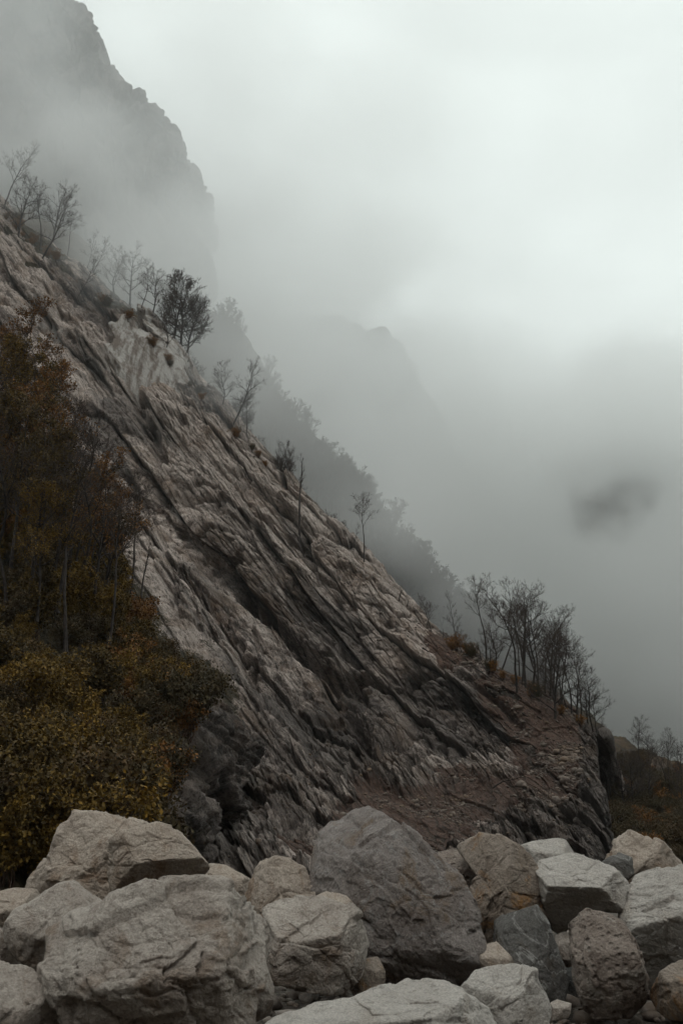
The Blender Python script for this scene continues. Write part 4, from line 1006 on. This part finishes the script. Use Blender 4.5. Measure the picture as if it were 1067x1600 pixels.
p = on_slope(212, 950, 6) - np.array([0, 3, 0.5]); plant('slim3', tuple(p), hpx(p, 190), 'bare tree standing free against pale rock at the edge of the thicket', 'tree', None, rz=0.2)
p = on_slope(222, 960, 6) - np.array([0, 3, 0.5]); plant('pole', tuple(p), hpx(p, 110), 'snapped dead trunk beside the free standing tree at the thicket edge', 'tree', None)
dead = []
rgd = random.Random(12)
for (x, y, L, az) in [(835, 1118, 5, -0.5), (812, 1112, 7, -0.6), (828, 1180, 6, 0.3), (700, 1028, 4, -0.7), (850, 1150, 4, -1.0), (662, 1010, 5, -0.6), (770, 1230, 5, 0.5), (905, 1160, 3, -0.9), (740, 1040, 6, -0.55)]:
    p = on_slope(x, y, 5) + np.array([0, -0.3, 0.25]); st = []; q = Vector((0, 0, 0)); d = Vector((math.cos(az), -0.3, math.sin(az))).normalized()
    for i in range(6):
        d = (d + Vector((rgd.gauss(0, .12), rgd.gauss(0, .12), rgd.gauss(0, .12)))).normalized(); e = q + d * (L / 6)
        st.append((*q, *e, 0.13 * (1.1 - i / 6), 0.13 * (1.1 - (i + 1) / 6))); q = e
        if i in (2, 3, 4):
            w = (d + Vector((rgd.gauss(0, .6), -0.3, rgd.uniform(.2, .9)))).normalized(); st.append((*e, *(e + w * L * 0.22), 0.05, 0.02))
    v, f = tubes(st, 5); o = mesh_obj('fallen_branch', v, f, M['bark']); o.location = p
    tag(o, 'x', 'branch', 'dead branches lying on the rubble'); dead.append(o)
number(dead, 'dead branch lying on the brown rubble of the slope, {} from the left')
snags = []
for (x, y, h) in [(628, 937, 14), (640, 948, 9), (700, 1000, 10), (722, 1016, 11), (752, 1026, 16), (668, 975, 8), (690, 990, 9), (790, 1052, 10)]:
    p = on_slope(x, y, 5); H = hpx(p, h); st = []; q = Vector((0, 0, -0.3)); d = Vector((rgd.uniform(-.3, .4), 0, 1)).normalized()
    for i in range(4):
        d = (d + Vector((rgd.gauss(0, .15), rgd.gauss(0, .15), 0))).normalized(); e = q + d * (H / 4); st.append((*q, *e, 0.15 - 0.025 * i, 0.125 - 0.025 * i)); q = e
    st.append((*e, *(e + Vector((rgd.uniform(-.6, .6), 0, 0.5))), 0.05, 0.02))
    v, f = tubes(st, 5); o = mesh_obj('broken_stump', v, f, M['bark']); o.location = p
    tag(o, 'x', 'stump', 'broken stumps along the lower crest'); snags.append(o)
number(snags, 'broken grey stump on the lower crest of the slope, {} from the left')
print('plants', round(time.time() - T0, 1), cnt)

# ------------------------------------------------------------------ fog and haze
def box(name, lo, hi):
    v = np.array([[x, y, z] for x in (lo[0], hi[0]) for y in (lo[1], hi[1]) for z in (lo[2], hi[2])], float)
    f = np.array([[0, 1, 3, 2], [4, 6, 7, 5], [0, 4, 5, 1], [2, 3, 7, 6], [0, 2, 6, 4], [1, 5, 7, 3]])
    return mesh_obj(name, v, f, None, False)
def vol_mat(name):
    m = bpy.data.materials.new(name); m.use_nodes = True; nt = m.node_tree; nt.nodes.clear()
    o = nt.nodes.new('ShaderNodeOutputMaterial'); pv = nt.nodes.new('ShaderNodeVolumePrincipled')
    nt.links.new(pv.outputs[0], o.inputs['Volume']); return m, nt, pv
hz = box('haze', (-1850, -1250, -16), (1850, 2450, 900))
m, nt, pv = vol_mat('haze'); pv.inputs['Color'].default_value = (0.96, 0.97, 0.97, 1); pv.inputs['Density'].default_value = 0.00008; pv.inputs['Anisotropy'].default_value = 0.3
hz.data.materials.append(m); tag(hz, 'thin grey haze filling the valley', 'haze', kind='stuff')

FOG = True
PUFFS = [(585, 515, 860, 90, 0.018), (520, 490, 800, 150, 0.006), (300, 480, 560, 90, 0.009), (480, 560, 480, 80, 0.003), (1060, 1060, 420, 80, 0.010), (690, 900, 520, 90, 0.003), (420, 650, 300, 44, 0.005), (560, 800, 280, 42, 0.003),
         (680, 930, 262, 40, 0.006), (330, 570, 330, 38, 0.006), (60, 290, 305, 54, 0.016), (135, 375, 292, 34, 0.010), (215, 450, 285, 38, 0.010), (385, 620, 252, 32, 0.009), (600, 870, 226, 28, 0.010), (780, 1000, 240, 34, 0.006)]
if FOG:
    fg = box('mist', (-460, 150, -15.5), (640, 1010, 560))
    m, nt, pv = vol_mat('mist'); pv.inputs['Color'].default_value = (0.995, 1.0, 0.997, 1); pv.inputs['Anisotropy'].default_value = 0.45
    v = geo_pos(nt)
    # distance behind the crest line of the mountainside
    a = W(0, 320, 300); b = W(925, 1135, 166); t = (b - a)[:2]; t /= np.linalg.norm(t); nrm = np.array([-t[1], t[0]]); nrm = nrm if nrm[1] > 0 else -nrm
    dp = nt.nodes.new('ShaderNodeVectorMath'); dp.operation = 'DOT_PRODUCT'; dp.inputs[1].default_value = (nrm[0], nrm[1], 0); nt.links.new(v, dp.inputs[0])
    q0 = float(nrm @ a[:2])
    rise = rampf(nt, dp.outputs['Value'], q0 - 4, q0 + 90)
    mp = nt.nodes.new('ShaderNodeMapping'); mp.inputs['Scale'].default_value = (1, 1, 1.5); nt.links.new(v, mp.inputs['Vector'])
    nz = noise_n(nt, 0.0115, 3.0, 0.5, mp.outputs[0], 0.0)
    patch = rampf(nt, nz, 0.38, 0.62, 0.06, 2.1)
    d2 = nt.nodes.new('ShaderNodeVectorMath'); d2.operation = 'DOT_PRODUCT'; d2.inputs[1].default_value = (0.65, 0.0, 0.76); nt.links.new(v, d2.inputs[0])
    clear = rampf(nt, d2.outputs['Value'], 160, 320, 1.0, 0.08)
    d3 = nt.nodes.new('ShaderNodeVectorMath'); d3.operation = 'DOT_PRODUCT'; d3.inputs[1].default_value = (0, 1, 0); nt.links.new(v, d3.inputs[0])
    deep = rampf(nt, d3.outputs['Value'], 640, 800, 1.0, 3.2)
    d4 = nt.nodes.new('ShaderNodeVectorMath'); d4.operation = 'DOT_PRODUCT'; d4.inputs[1].default_value = (0, 0, 1); nt.links.new(v, d4.inputs[0])
    lowz = rampf(nt, d4.outputs['Value'], 2, 34, 0.1, 1.0)
    d5 = nt.nodes.new('ShaderNodeVectorMath'); d5.operation = 'DOT_PRODUCT'; d5.inputs[1].default_value = (1, 0, 0); nt.links.new(v, d5.inputs[0])
    east = rampf(nt, d5.outputs['Value'], 10, 120, 1.0, 0.22)
    far_ = mathn(nt, 'MULTIPLY', mathn(nt, 'SUBTRACT', deep, 1.0), rampf(nt, d5.outputs['Value'], 150, 290, 1.0, 0.2))
    f = mathn(nt, 'MULTIPLY', mathn(nt, 'MULTIPLY', rise, mathn(nt, 'ADD', east, far_)), clear)
    base = mathn(nt, 'MULTIPLY', f, 0.0029)
    for (qx, qy, D, rr, dn) in PUFFS:
        c = W(qx, qy, D); dd = nt.nodes.new('ShaderNodeVectorMath'); dd.operation = 'DISTANCE'; dd.inputs[1].default_value = tuple(c); nt.links.new(v, dd.inputs[0])
        base = mathn(nt, 'ADD', base, rampf(nt, dd.outputs['Value'], 0, rr, dn, 0.0))
    # a bank of cloud round the far spur, with a ragged gap in it
    gp_ = W(928, 812, 440); sub = nt.nodes.new('ShaderNodeVectorMath'); sub.operation = 'SUBTRACT'; sub.inputs[1].default_value = tuple(gp_); nt.links.new(v, sub.inputs[0])
    fl = nt.nodes.new('ShaderNodeVectorMath'); fl.operation = 'MULTIPLY'; fl.inputs[1].default_value = (0.75, 0.0, 1.0); nt.links.new(sub.outputs[0], fl.inputs[0])
    ln = nt.nodes.new('ShaderNodeVectorMath'); ln.operation = 'LENGTH'; nt.links.new(fl.outputs[0], ln.inputs[0])
    rr_ = mathn(nt, 'ADD', ln.outputs['Value'], mathn(nt, 'MULTIPLY', mathn(nt, 'SUBTRACT', noise_n(nt, 0.045, 2, 0.5, v), 0.5), 48))
    zn = mathn(nt, 'ADD', d4.outputs['Value'], mathn(nt, 'MULTIPLY', mathn(nt, 'SUBTRACT', noise_n(nt, 0.016, 3, 0.55, v), 0.5), 90))
    top_ = rampf(nt, zn, float(gp_[2]) + 34, float(gp_[2]) + 84, 1.0, 0.0)
    west = rampf(nt, d5.outputs['Value'], float(gp_[0]) - 105, float(gp_[0]) - 50)
    ring = mathn(nt, 'MULTIPLY', rampf(nt, rr_, 3, 25), mathn(nt, 'MULTIPLY', top_, west))
    slab = mathn(nt, 'MULTIPLY', rampf(nt, d3.outputs['Value'], 360, 410), rampf(nt, d3.outputs['Value'], 430, 468, 1.0, 0.0))
    den = mathn(nt, 'MULTIPLY', mathn(nt, 'MULTIPLY', base, patch), lowz)
    den = mathn(nt, 'ADD', den, mathn(nt, 'MULTIPLY', mathn(nt, 'MULTIPLY', ring, slab), 0.062))
    nt.links.new(den, pv.inputs['Density'])
    fg.data.materials.append(m); m.cycles.volume_step_rate = 0.5
    tag(fg, 'drifting mist behind the crest of the mountainside', 'mist', kind='stuff')
print('done', round(time.time() - T0, 1))
